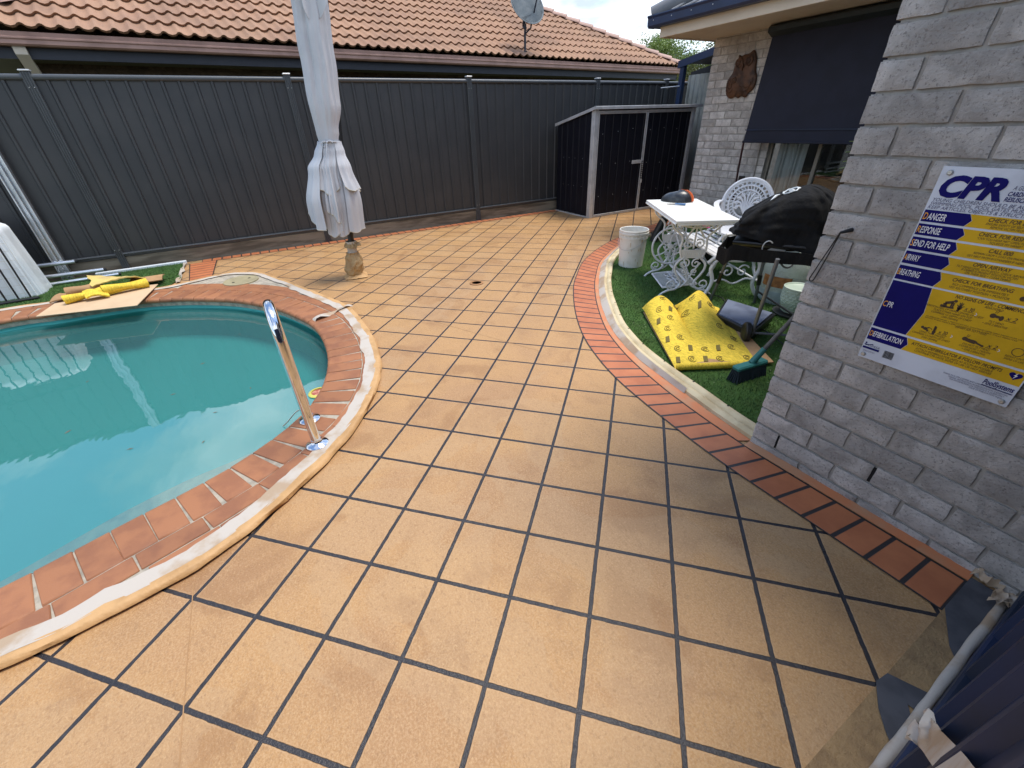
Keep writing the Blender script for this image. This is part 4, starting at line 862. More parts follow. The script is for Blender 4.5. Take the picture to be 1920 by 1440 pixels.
# kneeling helper, hand, heads, baby, finger, repeat arrows, heart
blob(pk, .438, .424, .011, .007, d=.0014)
for a, b, w_ in (((.385, .405), (.430, .418), .008), ((.385, .405), (.392, .388), .008), ((.425, .414), (.425, .392), .004), ((.366, .386), (.445, .389), .005), ((.436, .414), (.436, .392), .0035)): seg(pk, a, b, w_)
blob(pk, .372, .390, .009, .0055, d=.0014); blob(pk, .476, .398, .014, .011)
for k, (dx, dy) in enumerate(((-.020, .012), (-.010, .024), (.001, .027), (.012, .024), (.022, .010))): seg(pk, (.476, .398), (.476+dx, .398+dy), .0022, .0015)
seg(pk, (.476, .396), (.472, .378), .006); blob(pk, .665, .398, .017, .011); seg(pk, (.675, .398), (.715, .396), .007, .0015); blob(pk, .712, .394, .012, .012, d=.0014); seg(pk, (.668, .412), (.672, .424), .0012); seg(pk, (.676, .412), (.684, .423), .0012)
blob(pk, .330, .262, .010, .007); blob(pk, .350, .258, .014, .008, d=.0014); seg(pk, (.350, .258), (.372, .270), .003, .0016); seg(pk, (.350, .258), (.372, .246), .003, .0016)
for a_ in (0, math.pi):
    P = [(.378+.013*math.cos(a_+k*.4), .258+.0085*math.sin(a_+k*.4)) for k in range(6)]
    for p, q in zip(P, P[1:]): seg(pk, p, q, .0016)
blob(pk, .408, .252, .011, .010); seg(pk, (.404, .252), (.403, .284), .004, .0015); seg(pk, (.411, .252), (.410, .280), .0035, .0015); seg(pk, (.408, .252), (.408, .238), .006, .0015)
blob(pk, .595, .262, .016, .010); seg(pk, (.605, .260), (.66, .256), .010, .0014); blob(pk, .640, .258, .030, .009, d=.0015); seg(pk, (.66, .257), (.700, .250), .005, .0016); blob(pk, .702, .250, .008, .005, d=.0017)
seg(pk, (.598, .274), (.602, .286), .0012); seg(pk, (.606, .274), (.613, .285), .0012)
P = [(.885+.030*math.cos(k*.3), .266+.019*math.sin(k*.3)) for k in range(22)]
for p, q in zip(P, P[1:]): seg(pk, p, q, .0016)
blob(pk, .755, .497, .018, .011); blob(pk, .80, .494, .030, .010)
for x, y in ((.505, .388), (.735, .388), (.435, .248), (.725, .248)): seg(pk, (x-.005, y), (x+.058, y), .0012)
pk.build('pictograms', 'signtext', sg)
hm = MB(); P = []
for k in range(40):
    t_ = 2*math.pi*k/40; P.append((.945+.0022*16*math.sin(t_)**3, .158+.0013*(13*math.cos(t_)-5*math.cos(2*t_)-2*math.cos(3*t_)-math.cos(4*t_))))
hm.add([sp3(x, y, .0013) for x, y in P], [tuple(t) for t in geometry.tessellate_polygon([[Vector((x, y, 0)) for x, y in P]])])
seg(hm, (.008, .064), (.135, .064), .0075); seg(hm, (.815, .071), (.985, .068), .0025)
for p, q in (((.012, .083), (.050, .080)), ((.02, .078), (.045, .083)), ((.045, .082), (.075, .092))): seg(hm, p, q, .003, .0012)
blob(hm, .022, .092, .007, .005); hm.build('blue_symbols', 'signblue', sg)
wm_ = MB(); P = [(.953, .176), (.936, .158), (.945, .158), (.938, .142), (.957, .161), (.948, .162)]
wm_.add([sp3(x, y, .0019) for x, y in P], [tuple(t) for t in geometry.tessellate_polygon([[Vector((x, y, 0)) for x, y in P]])])
for x, y in ((.575, .385), (.515, .255), (.79, .25)): seg(wm_, (x, y+.007), (x+.010, y), .0014); seg(wm_, (x+.010, y), (x, y-.007), .0014)
wm_.build('white_symbols', 'signtextw', sg)
bcm = MB(); x = .172
random.seed(3)
while x < .243: w_ = random.choice((.0012, .002, .003)); bcm.add([sp3(q, y, .0013) for q, y in ((x, .038), (x+w_, .038), (x+w_, .080), (x, .080))], [(0, 1, 2, 3)]); x += w_+random.choice((.0012, .002))
bcm.build('barcode', 'cord', sg)
for x, y in ((.052, .974), (.035, .022), (.962, .022), (.955, .974)): MB().lathe([(.0075, 0), (.0075, .002), (.005, .005), (.002, .0055), (0, .0045)], sp3(x, y, 0), 14, Vector((0, -1, 0))).build('screw', 'screw', sg, 40)
random.seed(11)

# ================================================================ SHED
sh = thing('garden_shed', 'low black steel garden shed with silver trim and double doors against the fence', 'shed', (-3.3, 4.7, 0))
x0, x1, y0, y1, zf, zb = -3.78, -2.87, 3.74, 5.84, 1.485, 1.30
def xside(y, name):
    P = profile(x0, x1, .15, .012); mb = MB()
    for a, d in P:
        zt = zb+(zf-zb)*(a-x0)/(x1-x0); mb.v += [(a, y+d, .02), (a, y+d, zt-.01)]
    k = len(P); mb.f = [(2*i, 2*i+2, 2*i+3, 2*i+1) for i in range(k-1)]; return mb.build(name, 'shed', sh)
xside(y0, 'side_panel'); xside(y1, 'side_panel')
MB().prism([(x0-.02, y0-.03, zb+.0), (x0-.02, y1+.10, zb+.0), (x1+.05, y1+.10, zf+.012), (x1+.05, y0-.03, zf+.012)], (0, 0, .018), None).build('roof_sheet', 'shed', sh)
mb = MB(); mb.prism([(x0-.025, y0-.045, zb-.012), (x1+.055, y0-.045, zf+.0), (x1+.055, y0-.031, zf+.0), (x0-.025, y0-.031, zb-.012)], (0, 0, .038), None)
mb.box2((x1+.0505, y0-.030, zf-.003), (x1+.066, y1+.12, zf+.036), .002); mb.box2((x1+.02, y0-.03, zf+.031), (x1+.050, y1+.115, zf+.040)); mb.build('roof_trim', 'zinc', sh)
mb = MB(); mb.box2((x1-.004, y0-.012, .0), (x1+.022, y0+.060, zf-.005), .003); mb.box2((x1-.05, y0-.016, .0), (x1-.005, y0+.0-.001, zf-.012), .002); mb.build('corner_trim', 'zinc', sh)
mb = MB(); mb.box2((x1-.004, y1-.055, .0), (x1+.022, y1+.012, zf-.005), .003); mb.build('corner_trim', 'zinc', sh)
mb = MB(); mb.box2((x1, y0+.061, .004), (x1+.018, y1-.056, .024), .002); mb.box2((x1, y0+.061, zf-.045), (x1+.018, y1-.056, zf-.018), .002); mb.box2((x0, y0-.014, .0), (x1-.05, y0-.002, .02)); mb.build('door_track', 'zinc', sh)
for i, (a, b) in enumerate(((y0+.07, 4.765), (4.785, y1-.062))):
    d = sheet_panel(x1+.004, a+.01, b-.01, .03, zf-.05, 'shed', sh, 'door', 'x', .155, .010)
    mb = MB()
    for p, q in (((a, .026), (a+.014, zf-.046)), ((b-.014, .026), (b, zf-.046)), ((a+.014, .026), (b-.014, .040)), ((a+.014, zf-.060), (b-.014, zf-.046))): mb.box2((x1+.006, p[0], p[1]), (x1+.020, q[0], q[1]), .002)
    if i == 1: mb.box2((x1+.021, 4.768, .03), (x1+.026, 4.790, zf-.05))
    mb.build('door_frame', 'zinc', d)
    if i == 0: MB().box2((x1+.021, 4.54, .735), (x1+.028, 4.76, .785), .002).build('latch_plate', 'zinc', d)
    mb = MB(); random.seed(5+i)
    for z in (.3, .75, 1.2):
        for y in (a+.1, a+.4, a+.7): mb.lathe([(.005, 0), (.003, .004), (0, .005)], (x1+.004, y, z+random.uniform(-.03, .03)), 7, Vector((1, 0, 0)))
    mb.build('rivets', 'zinc', d)
mb = MB()
for z in (.45, .85): 
    for x in (-3.6, -3.45, -3.3, -3.1): mb.lathe([(.004, 0), (.003, .003), (0, .004)], (x, y0-.001, z), 7, Vector((0, -1, 0)))
mb.build('rivets', 'zinc', sh)
mb = MB(); mb.tube(catmull([(x1+.03, 4.77, .77), (x1+.045, 4.74, .70), (x1+.04, 4.76, .62), (x1+.045, 4.745, .55), (x1+.035, 4.765, .50)], .01), .004, 6)
for k in range(9): mb.tube([(x1+.035+.012*math.cos(t), 4.762+.012*math.sin(t), .76-.03*k+.003*math.sin(t*2)) for t in [2*math.pi*j/10 for j in range(10)]], .0035, 5, True)
mb.build('door_chain', 'cord', sh)
MB().box2((x1+.022, 4.775, .44), (x1+.036, 4.80, .49), .003).build('bolt', 'zinc', sh)
# patio cover behind
pc = thing('patio_cover', 'navy framed patio cover with galvanised corrugated screen behind the shed', 'patio cover', (-2.4, 6, 0))
MB().box2((-3.40, 5.95, 0), (-3.32, 6.03, 2.12), .004).build('post', 'navy_post', pc)
mb = MB(); mb.prism([(-3.44, 5.93, 2.05), (-1.60, 5.93, 2.34), (-1.60, 5.97, 2.34), (-3.44, 5.97, 2.05)], (0, 0, .10), None); mb.build('beam', 'navy_post', pc)
mb = MB(); mb.prism([(-3.44, 5.98, 2.12), (-1.60, 5.98, 2.41), (-1.60, 9.5, 2.41), (-3.44, 9.5, 2.12)], (0, 0, .02), None); mb.build('roof_sheet', 'roofmetal', pc)
P = []
for i in range(120): P.append((-3.84+i*.0175, 6.7+.013*math.sin(i*1.05)))
mb = MB()
for x, y in P: mb.v += [(x, y, .1), (x, y, 2.00)]
mb.f = [(2*i, 2*i+2, 2*i+3, 2*i+1) for i in range(119)]; mb.build('corrugated_screen', 'corr', pc, 60)
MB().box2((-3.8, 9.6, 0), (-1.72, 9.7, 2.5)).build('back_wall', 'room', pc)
MB().prism([(-3.84, 6.74, 1.94), (-1.76, 6.74, 1.94), (-1.76, 6.74, 2.37), (-3.84, 6.74, 2.045)], (0, .03, 0), None).build('shade_panel', 'room', pc)  # near-black panel added to paint the shade between screen and roof
MB().box2((-2.75, 6.05, 0), (-1.76, 6.10, 1.62)).build('dark_sheet', 'room', pc)  # thin near-black upright sheet in front of the corrugated screen
tag(MB().tube([(-3.72, 5.9, 1.80), (-3.34, 5.93, 1.80)], .008, 6).build('bracket_arm', 'zinc'), 'short pale metal arm on the navy post behind the shed', 'bracket')

# ================================================================ NEIGHBOUR HOUSE
nbh = thing('neighbour_house', 'neighbouring brick house with hipped terracotta tile roof behind the charcoal fence', 'house', (-8, 3, 0))
al = Vector((-.10124, .99486, 0)); inw = Vector((-.99486, -.10124, 0)); GA = Vector((-5.1555, -2.7895, 2.4)); GZ = 2.40; PIT = math.tan(R(27))
S0, S1 = -.55, GA.xy.__sub__(Vector((-6.3922, 9.3635))).length
def NP(s, d, z): q = GA+al*s+inw*d; return Vector((q.x, q.y, z))
WDT = 10.2
def tiles(P0, alo, inn, L, name):
    """tile field on a hip face; triangle/trapezoid clipped by 45 degree hips"""
    mb = MB(); ROW = .30; nrow = int(WDT/2/ROW)+1; st = .165/8
    for r_ in range(nrow):
        d0, d1 = r_*ROW-.02, (r_+1)*ROW+.035; a0, a1 = d0+.02, L-d0-.02
        if a1-a0 < .3: break
        ns = int((a1-a0)/st); k = 0; vs = []
        for i in range(ns+1):
            s_ = a0+i*st; ph = (s_ % .165)/.165; w_ = .030*max(0, math.cos((ph-.5)*2*math.pi*.92))**.8 if abs(ph-.5) < .27 else -.004*math.cos((ph)*4*math.pi)
            tn = int(s_/.33)+(r_ % 2)*.5; jit = .003*nz((tn*7.3, r_*3.1, 1), 1)
            hipd = min(s_, L-s_); dd = min(d1, max(d0+.001, hipd))
            for d, lift in ((d0+.03, .0), (d0, .033), (dd, -.002)):
                q = P0+alo*s_+inn*d; vs.append(Vector((q.x, q.y, GZ+.03+d*PIT+w_+lift*(1 if lift > 0 else 1)+jit-(0.0 if lift else .0))))
        fs = []
        for i in range(ns):
            for j in (0, 1): fs.append((i*3+j, (i+1)*3+j, (i+1)*3+j+1, i*3+j+1))
        mb.add(vs, fs)
    return mb
P0 = GA+al*S0; LL = S1-S0
tf = tiles(P0, al, inw, LL, 'front'); 
t2 = tiles(P0+al*LL, inw, -al, WDT, 'right'); tf.add(t2.v, t2.f)
t3 = tiles(P0+inw*WDT, -inw, al, WDT, 'left'); tf.add(t3.v, t3.f)
t4 = tiles(P0+al*LL+inw*WDT, -al, -inw, LL, 'back'); tf.add(t4.v, t4.f)
mt, tt, bb, oo = newmat('terracotta_roof_tile'); oc = objco(tt)
c = mixc(tt, ramp(tt, noi(tt, oc, 1.1, 4), .4, .66), (.36, .205, .120), (.26, .148, .09)); v = N(tt, 'ShaderNodeTexVoronoi'); v.inputs['Scale'].default_value = 3.2; tt.links.new(oc, v.inputs['Vector'])
c = mixc(tt, mth(tt, 'MULTIPLY', v.outputs['Color'], .25), c, (.34, .17, .11)); c = mixc(tt, mth(tt, 'MULTIPLY', ramp(tt, noi(tt, oc, 24, 5, .7), .5, .72), .4), c, (.14, .09, .06)); tt.links.new(c, bb.inputs['Base Color'])
bb.inputs['Roughness'].default_value = .8; bump(tt, bb, noi(tt, oc, 90, 4), .4, .006)
rfo = tf.build('roof', mt, nbh, 70)
mb = MB(); hz = WDT/2
def hipline(a, b):
    d = b-a; L_ = d.length; k = int(L_/.36)
    for i in range(k+1):
        p, q = a+d*(i/(k+1)), a+d*((i+1.12)/(k+1)); t_ = d.normalized(); sd_ = Vector((0, 0, 1)).cross(t_).normalized(); up_ = t_.cross(sd_)
        vs = []
        for c_, sc_, lf in ((p, 1.12, .030), (q, .95, .006)):
            for ang in range(7): an = math.pi*ang/6; vs.append(c_+sd_*math.cos(an)*.125*sc_+up_*(math.sin(an)*.075*sc_+lf-.03))
        mb.add(vs, [(j, j+1, j+8, j+7) for j in range(6)]+[tuple(range(7))])
c0, c1, c2, c3 = P0, P0+al*LL, P0+al*LL+inw*WDT, P0+inw*WDT
for q in (c0, c1, c2, c3): q.z = GZ+.05
r0 = P0+(al+inw)*hz; r1 = P0+al*(LL-hz)+inw*hz; r0.z = r1.z = GZ+.05+hz*PIT
for a, b in ((c0, r0), (c1, r1), (c2, r1), (c3, r0), (r0, r1)): hipline(a, b)
mb.build('ridge_capping', 'gutter_nb', rfo, 60)
def run(s0, s1, d0, d1, z0, z1, ch=.003):
    P_ = [NP(s0, d0, z0), NP(s1, d0, z0), NP(s1, d1, z0), NP(s0, d1, z0)]; return MB().prism(P_, (0, 0, z1-z0), None)
prof = [(0, 0), (-.10, 0), (-.118, .018), (-.115, .055), (-.125, .065), (-.125, .078), (-.115, .088), (-.118, .125), (-.10, .13), (-.095, .02), (0, .02)]
mb = MB().prism([NP(S0-.1, .12+d, GZ-.125+z) for d, z in prof], al*(LL+.2), None); mb.build('gutter', 'gutter_nb', nbh, 30)
q = MB().prism([P0+al*LL+al*(-.12-d)*1+inw*0+Vector((0, 0, -.125+z)) for d, z in prof], inw*WDT, None); q.build('gutter', 'gutter_nb', nbh, 30)
mb = run(S0+.02, S1-.02, .12, .15, GZ-.235, GZ-.09); mb.build('fascia', 'nbfascia', nbh)
q = MB().prism([P0+al*(LL-.02)+inw*.12+Vector((0, 0, -.30)), P0+al*(LL-.02)+inw*WDT+Vector((0, 0, -.30)), P0+al*(LL-.05)+inw*WDT+Vector((0, 0, -.30)), P0+al*(LL-.05)+inw*.12+Vector((0, 0, -.30))], (0, 0, .2), None)
q.build('fascia', 'nbfascia', nbh)
run(S0+.03, S1-.06, .155, WDT-.1, GZ-.225, GZ-.21).build('soffit', 'soffit_nb', nbh)
# wall with courses
o3 = NP(S0+.5, .62, -.1); brick_wall((o3.x, o3.y, 0), tuple(al), tuple(-inw), LL-1.0, .95, GZ-.22, 0, 2, 1, holes=[(3.05, 4.95, 0, 2.10), (8.35, 10.6, 0, 2.12)]).build('wall', 'brick_nb', nbh)
run(S0+.5, S1-.5, .632, WDT-.6, 0, GZ-.22).build('wall_core', 'brick_nb', nbh)
for a, b in ((3.05, 4.95), (8.35, 10.6)):
    wf = MB()
    for p, q_, z0_, z1_ in ((a, a+.05, .9, 2.10), (b-.05, b, .9, 2.10), (a+.05, b-.05, 2.04, 2.10), ((a+b)/2-.025, (a+b)/2+.025, .9, 2.04)):
        g_ = run(S0+.5+p, S0+.5+q_, .61, .66, z0_, z1_); wf.add(g_.v, g_.f)
    wo = wf.build('window', 'black', nbh); run(S0+.55+a, S0+.45+b, .625, .631, .9, 2.04).build('pane', 'glass', wo)
for s_ in (.60,): run(S0+s_, S0+s_+.10, .02, .62, 2.02, 2.09)
mb = MB().prism([NP(.02, .05, 2.20), NP(.13, .05, 2.20), NP(.13, .05, 2.31), NP(.02, .05, 2.31)], Vector(inw)*.5+Vector((0, 0, -.42)), None); mb.build('downpipe', 'cream', nbh)
# satellite dish
ds = thing('satellite_dish', 'round grey satellite dish on a dark mast at the edge of the tiled roof', 'satellite dish')
ft = NP(7.42, .22, GZ+.14); tp_ = ft+Vector((.02, 0, .42)); ds.location = ft
MB().tube([ft-Vector((0, 0, .03)), ft+Vector((0, 0, .25)), tp_], .022, 10).build('mast', 'darkmetal', ds, 50)
MB().box(ft+Vector((0, 0, .0)), (.14, .12, .015), None, .004).build('foot_plate', 'darkmetal', ds)
axis = Vector((.80, -.05, .50)).normalized(); dc = tp_+Vector((.05, -.01, .24)); prof = [(.36*k/12, .11*(k/12)**2) for k in range(12, -1, -1)]
mb = MB().lathe([(.365, .112), (.372, .108), (.372, .10)]+[(max(r_, 0), z-.006) for r_, z in prof][0:0]+[(.365, .10)], dc-axis*.05, 48, axis, .92)
mb = MB(); ring = [(.372, .102), (.374, .110), (.366, .114)]+prof[1:]; ring[-1] = (0, 0); mb.lathe(ring, dc-axis*.05, 48, axis, .90); mb.lathe([(.372, .102)]+[(r_, z-.008) for r_, z in prof[1:-1]]+[(0, -.008)], dc-axis*.05, 48, axis, .90)
mb.build('reflector', 'dish', ds, 40)
low = dc-axis*.02+Vector((0, 0, -.35)); lnb = dc+axis*.24+Vector((.0, .20, .20))
MB().tube([low-axis*.06, low+axis*.08+Vector((.03, .05, 0)), lnb], .014, 8).build('feed_arm', 'darkmetal', ds, 50)
mb = MB().tube([lnb-axis*.02, lnb+axis*.04], .028, 12); mb.tube([lnb-axis*.10, lnb-axis*.02], [.032, .022], 12); mb.tube([lnb+Vector((0, 0, -.02)), lnb+Vector((.02, .02, -.14))], .004, 6); mb.build('receiver', 'black', ds, 50)
MB().tube([tp_-Vector((0, 0, .06)), tp_-axis*.08+Vector((0, 0, .02)), dc-axis*.06], .03, 8).build('bracket', 'darkmetal', ds, 50)
# second roof glimpsed past the corner
fh = thing('distant_house', 'distant house with pale fascia and red roof seen between the fence and navy post', 'house', (-9, 16, 0))
MB().box2((-13, 15.5, 0), (-7.0, 22, 2.15)).build('wall', 'brick_nb', fh)
MB().box2((-13.4, 15.2, 2.12), (-6.6, 15.26, 2.30)).build('fascia', 'cream', fh)
mb = MB(); mb.add([(-13.4, 15.2, 2.3), (-6.6, 15.2, 2.3), (-8.6, 18.6, 3.3), (-11.4, 18.6, 3.3), (-13.4, 22, 2.3), (-6.6, 22, 2.3)], [(0, 1, 2, 3), (1, 5, 2), (0, 3, 4), (5, 4, 3, 2)]); mb.build('roof', 'tile', fh)

# ================================================================ TREES
def tree(name, label, base, h, r, mat, nleaf, seed, droop=0.3, group='trees behind the roofs'):
    random.seed(seed); t = thing(name, label, 'tree', base, group); b = Vector(base); tk_ = MB(); ends = []
    tip = b+Vector((random.uniform(-.3, .3), random.uniform(-.3, .3), h*.8)); tk_.tube([b, b.lerp(tip, .35)+Vector((.1, .05, 0)), b.lerp(tip, .7), tip], [.22, .17, .10, .03], 9)
    for k in range(11):
        s_ = b.lerp(tip, random.uniform(.35, .95)); a_ = random.uniform(0, 6.28); l = r*random.uniform(.55, 1.0); e = s_+Vector((math.cos(a_)*l, math.sin(a_)*l, random.uniform(.1, .8)*r*.7)); mdl = s_.lerp(e, .5)+Vector((0, 0, .12*l))
        tk_.tube([s_, mdl, e], [.07, .04, .012], 6); ends += [e, mdl, s_.lerp(e, .75)]
    tk_.build('trunk', 'bark', t, 60); cm = MB(); cl = []
    for e in ends+[tip]:
        for _ in range(5): cl.append((e+Vector((random.gauss(0, .32*r*.6), random.gauss(0, .32*r*.6), random.gauss(0, .22*r*.6))), random.uniform(.14, .30)*r*.8))
    for _ in range(nleaf):
        c, rr = random.choice(cl); d = Vector((random.gauss(0, 1), random.gauss(0, 1), random.gauss(0, .8))).normalized()*rr*random.random()**.4
        p = c+d; l = random.uniform(.06, .12); ax = (Vector((random.gauss(0, 1), random.gauss(0, 1), random.gauss(0, .7)-droop*2))).normalized(); sd_ = ax.orthogonal().normalized(); sd_ = Matrix.Rotation(random.uniform(0, 6.28), 3, ax) @ sd_; w_ = l*.24
        k = len(cm.v); cm.v += [tuple(p), tuple(p+ax*l*.5+sd_*w_), tuple(p+ax*l), tuple(p+ax*l*.5-sd_*w_)]; cm.f.append((k, k+1, k+2, k+3))
    cm.build('crown', mat, t)
tree('gum_tree', 'tall olive green gum tree with hanging foliage behind the roofs', (-11.5, 17.0, 0), 4.6, 2.2, 'leaf', 34000, 2, .5)
tree('gum_tree', 'olive gum tree crown showing just left of the navy eaves post', (-8.6, 18.5, 0), 4.9, 2.3, 'leaf', 34000, 3, .5)
tree('bushy_tree', 'bright green bushy tree peeping over the tiled hip, leftmost of the trees', (-14.5, 17.6, 0), 5.0, 1.8, 'leaf2', 24000, 4, .1)
random.seed(21)

# ================================================================ UMBRELLA
ub = thing('patio_umbrella', 'closed pale grey canopy umbrella tied around a leaning black pole, foot wrapped in paper', 'umbrella', (-1.946, -.19, 0))
UB = Vector((-1.946, -.191, 0)); fw = Vector((-.98816, .15341, 0)); lat = Vector((.15341, .98816, 0))
def UQ(l, z, d=0): return UB+lat*l+Vector((0, 0, z))+fw*d
MB().tube([UQ(0.0, .0), UQ(.035, .43), UQ(.10, 1.0, .02), UQ(.2, 1.85, .04), UQ(.29, 2.6, .07)], .030, 16).build('pole', 'black', ub, 60)
# canopy: upper folded bell and lower loose skirts, cross sections with radial folds
def uc(z):   # centre line lateral and half widths
    T = [(.45, -.02, .205), (.75, -.015, .212), (1.05, .005, .165), (1.17, .025, .118), (1.26, .033, .092), (1.34, .040, .098), (1.55, .062, .128), (1.9, .093, .128), (2.25, .122, .125), (2.6, .16, .11), (2.9, .19, .05)]
    for a, b in zip(T, T[1:]):
        if z <= b[0]:
            t_ = max(0, (z-a[0])/(b[0]-a[0])); t_ = t_*t_*(3-2*t_); return a[1]+(b[1]-a[1])*t_, a[2]+(b[2]-a[2])*t_
    return T[-1][1], T[-1][2]
def canopy(a, b):
    z = 1.26+1.66*b; th = 2*math.pi*a; c_, w_ = uc(z); k = .25+.75*min(1, abs(z-1.26)/.5)
    fo = .12*math.sin(th*5+2.2*b+1)+.05*math.sin(th*11+4*b)+.025*math.sin(th*19-3*b); pin = 1 if b > .02 else .95
    r_ = w_*(1+fo*k)*pin; return UQ(c_+math.cos(th)*r_, z, math.sin(th)*r_*.85)
cn = MB().grid(canopy, 260, 60); 
def skirt(th0, th1, z1, flare, seed, zc, rmul=1.):
    """one loose fold of canopy hanging below the tie"""
    def f(a, b):
        th = th0+(th1-th0)*a; zb_ = z1+zc*(a-.5)+.022*math.sin(a*7.5+seed*1.7)-.03*math.sin(math.pi*a); z = 1.262-(1.262-zb_)*b; c_, w_ = uc(z); c_ -= .02*b
        r_ = (w_*(1+flare*b)*rmul)*(1+.06*math.sin(a*5+seed)*b+(.045*math.sin(a*17+seed*2)+.03*math.sin(a*29+seed))*min(1, .3+b)); r_ *= 1-.12*(1-b)*0
        return UQ(c_+math.cos(th)*r_+.01*math.sin(seed+b*5), z, math.sin(th)*r_*.8)
    return f
cob = cn.build('canopy', 'canvas', ub, 60)
# angles: 0 = right in the photo, pi = left, -pi/2 = toward the viewer
SK = [(-3.75, -2.1, .66, .22, 3, -.26, 1.08), (-2.15, -.85, .885, .08, 1, .04, .90), (-1.15, .55, .87, .20, 2, -.07, 1.05), (-2.75, -1.5, .50, .0, 4, -.05, .86), (-2.0, -.55, .495, -.05, 5, .02, .86), (-1.15, .55, .50, .10, 6, -.02, 1.0), (.3, 1.8, .53, .05, 8, .06, .85), (1.5, 2.9, .70, .05, 9, .05, .9), (-2.02, -1.52, .66, .12, 10, -.12, .95)]
for i, (a, b, z1, fl_, sd_, zc, rm) in enumerate(SK):
    f = skirt(a, b, z1, fl_, sd_, zc, rm); s_ = MB().grid(f, 34, 26, .0025).build('canopy_fold', 'canvas', ub, 60)
    MB().tube([f(k/40, 1.0) for k in range(41)], .0042, 6).build('piping', 'piping', s_, 60)
mb = MB(); mb.tube([UQ(uc(1.262)[0]+math.cos(t)*.096, 1.262+.004*math.sin(3*t), math.sin(t)*.084) for t in [2*math.pi*k/40 for k in range(40)]], .006, 6, True)
kx = uc(1.262)[0]-.02
mb.tube(catmull([UQ(kx, 1.262, -.09), UQ(kx-.025, 1.27, -.105), UQ(kx-.05, 1.245, -.10), UQ(kx-.03, 1.225, -.10), UQ(kx, 1.255, -.095), UQ(kx+.03, 1.275, -.105), UQ(kx+.05, 1.255, -.10)], .01), .004, 6)
mb.tube(catmull([UQ(kx, 1.26, -.09), UQ(kx-.015, 1.20, -.12), UQ(kx-.03, 1.15, -.13)], .01), .004, 6); mb.build('tie_cord', 'canvas', ub, 60)
MB().grid(lambda a, b: UQ(.12+.11*math.cos(math.pi*(.9+.9*a))+.06, 2.40-.30*b*(.5+.5*math.sin(math.pi*a)), -.11-.03*math.sin(a*9)), 30, 12, .003).build('canopy_fold', 'canvas', ub, 60)
for l, z in ((-.055, .43), (.055, .45)): MB().tube([UQ(l, z+.35, .02), UQ(l, z, .02)], .008, 6).build('rib_tip', 'black', ub)
def wrapf(z0, z1, rf, amp, sc_):
    def f(a, b):
        th = 2*math.pi*a; z = z0+(z1-z0)*b; c = (math.cos(th), math.sin(th), z*6)
        r_ = rf(b)*(1+amp*noise.noise(Vector(c)*sc_)+amp*.6*noise.noise(Vector(c)*sc_*2.7)); return UQ(.02*z/.3+math.cos(th)*r_, z, math.sin(th)*r_)
    return f
MB().grid(wrapf(.03, .26, lambda b: .072+.03*math.sin(math.pi*min(1, b*1.1))**.7-.02*b, .30, 1.6), 60, 34).build('paper_wrap', 'paper', ub, 80)
MB().grid(wrapf(.24, .37, lambda b: .048+.004*b, .14, 2), 48, 16).build('tape_wrap', 'papertape', ub, 80)
def ruff(a, b):
    th = 2*math.pi*a; r_ = .048+.035*b*(1+.8*nz((math.cos(th)*1.5, math.sin(th)*1.5, 2), 1.5)); return UQ(.03+math.cos(th)*r_, .355-.035*b+.03*nz((math.cos(th)*2, math.sin(th)*2, 7), 1.4), math.sin(th)*r_)
MB().grid(ruff, 50, 6, .0015).build('paper_ruff', 'paper', ub, 60)
def skirtp(a, b):
    r_ = .06+.06*b; th = 2*math.pi*a; q = 1/max(abs(math.cos(th)), abs(math.sin(th)))**.8; return UQ(math.cos(th)*r_*q, .035-.028*b+.006*nz((math.cos(th)*3, math.sin(th)*3, b)), math.sin(th)*r_*q)
MB().grid(skirtp, 48, 6, .0015).build('paper_skirt', 'tan_paper', ub, 60)

# ================================================================ LEFT CORNER CLUTTER
cb_ = MB(); pts = [(-2.285, -2.865), (-2.09, -2.12), (-2.80, -2.04), (-2.99, -2.80)]
cb_.prism([Vector((x, y, .036+.01*(i in (0, 1)))) for i, (x, y) in enumerate(pts)], (0, 0, .005), None)
tag(cb_.build('cardboard_sheet', 'card'), 'flat tan cardboard sheet overhanging the pool from the coping', 'cardboard')
def roll(a, b, r, turns, mat, name, label, th=.008, squash=.8, parent=None):
    a, b = Vector(a), Vector(b); ax = (b-a).normalized(); s_ = ax.cross(Vector((0, 0, 1))).normalized(); up_ = s_.cross(ax)
    def f(u_, v_):
        t = u_*turns*2*math.pi; rr = r*(1-.45*(1-u_)); q = a.lerp(b, v_); return q+s_*math.cos(t)*rr*(1+.06*math.sin(v_*6))+up_*math.sin(t)*rr*squash+Vector((0, 0, .008*math.sin(v_*5+t)))
    o = MB().grid(f, int(40*turns), 14, th).build(name, mat, parent, 60)
    return tag(o, label, 'underlay')
zc = .055
roll((-2.55, -2.72, zc+.03), (-2.62, -2.44, zc+.045), .040, 1.7, 'underlay', 'underlay_roll', 'short yellow underlay roll lying nearest the pool on the cardboard')
roll((-2.62, -2.44, zc+.05), (-2.73, -2.10, zc+.035), .045, 1.8, 'underlay', 'underlay_roll', 'long yellow underlay roll under the folded sheet, right end pointing at the fence post')
roll((-2.80, -2.75, zc+.035), (-2.82, -2.48, zc+.05), .050, 1.6, 'underback', 'underlay_roll', 'tan backed underlay roll partly hidden behind the yellow rolls')
def f(a, b):
    p = Vector((-2.72, -2.52, 0)).lerp(Vector((-2.76, -2.20, 0)), b); q = Vector((-3.22, -2.66, 0)).lerp(Vector((-3.12, -2.12, 0)), b); r_ = p.lerp(q, a)
    return (r_.x+.015*nz((a*4, b*4, 0)), r_.y+.02*nz((a*5, b*3, 9)), .125+.035*math.sin(a*3+b*2)-.05*b*a+.012*nz((a*6, b*6, 3)))
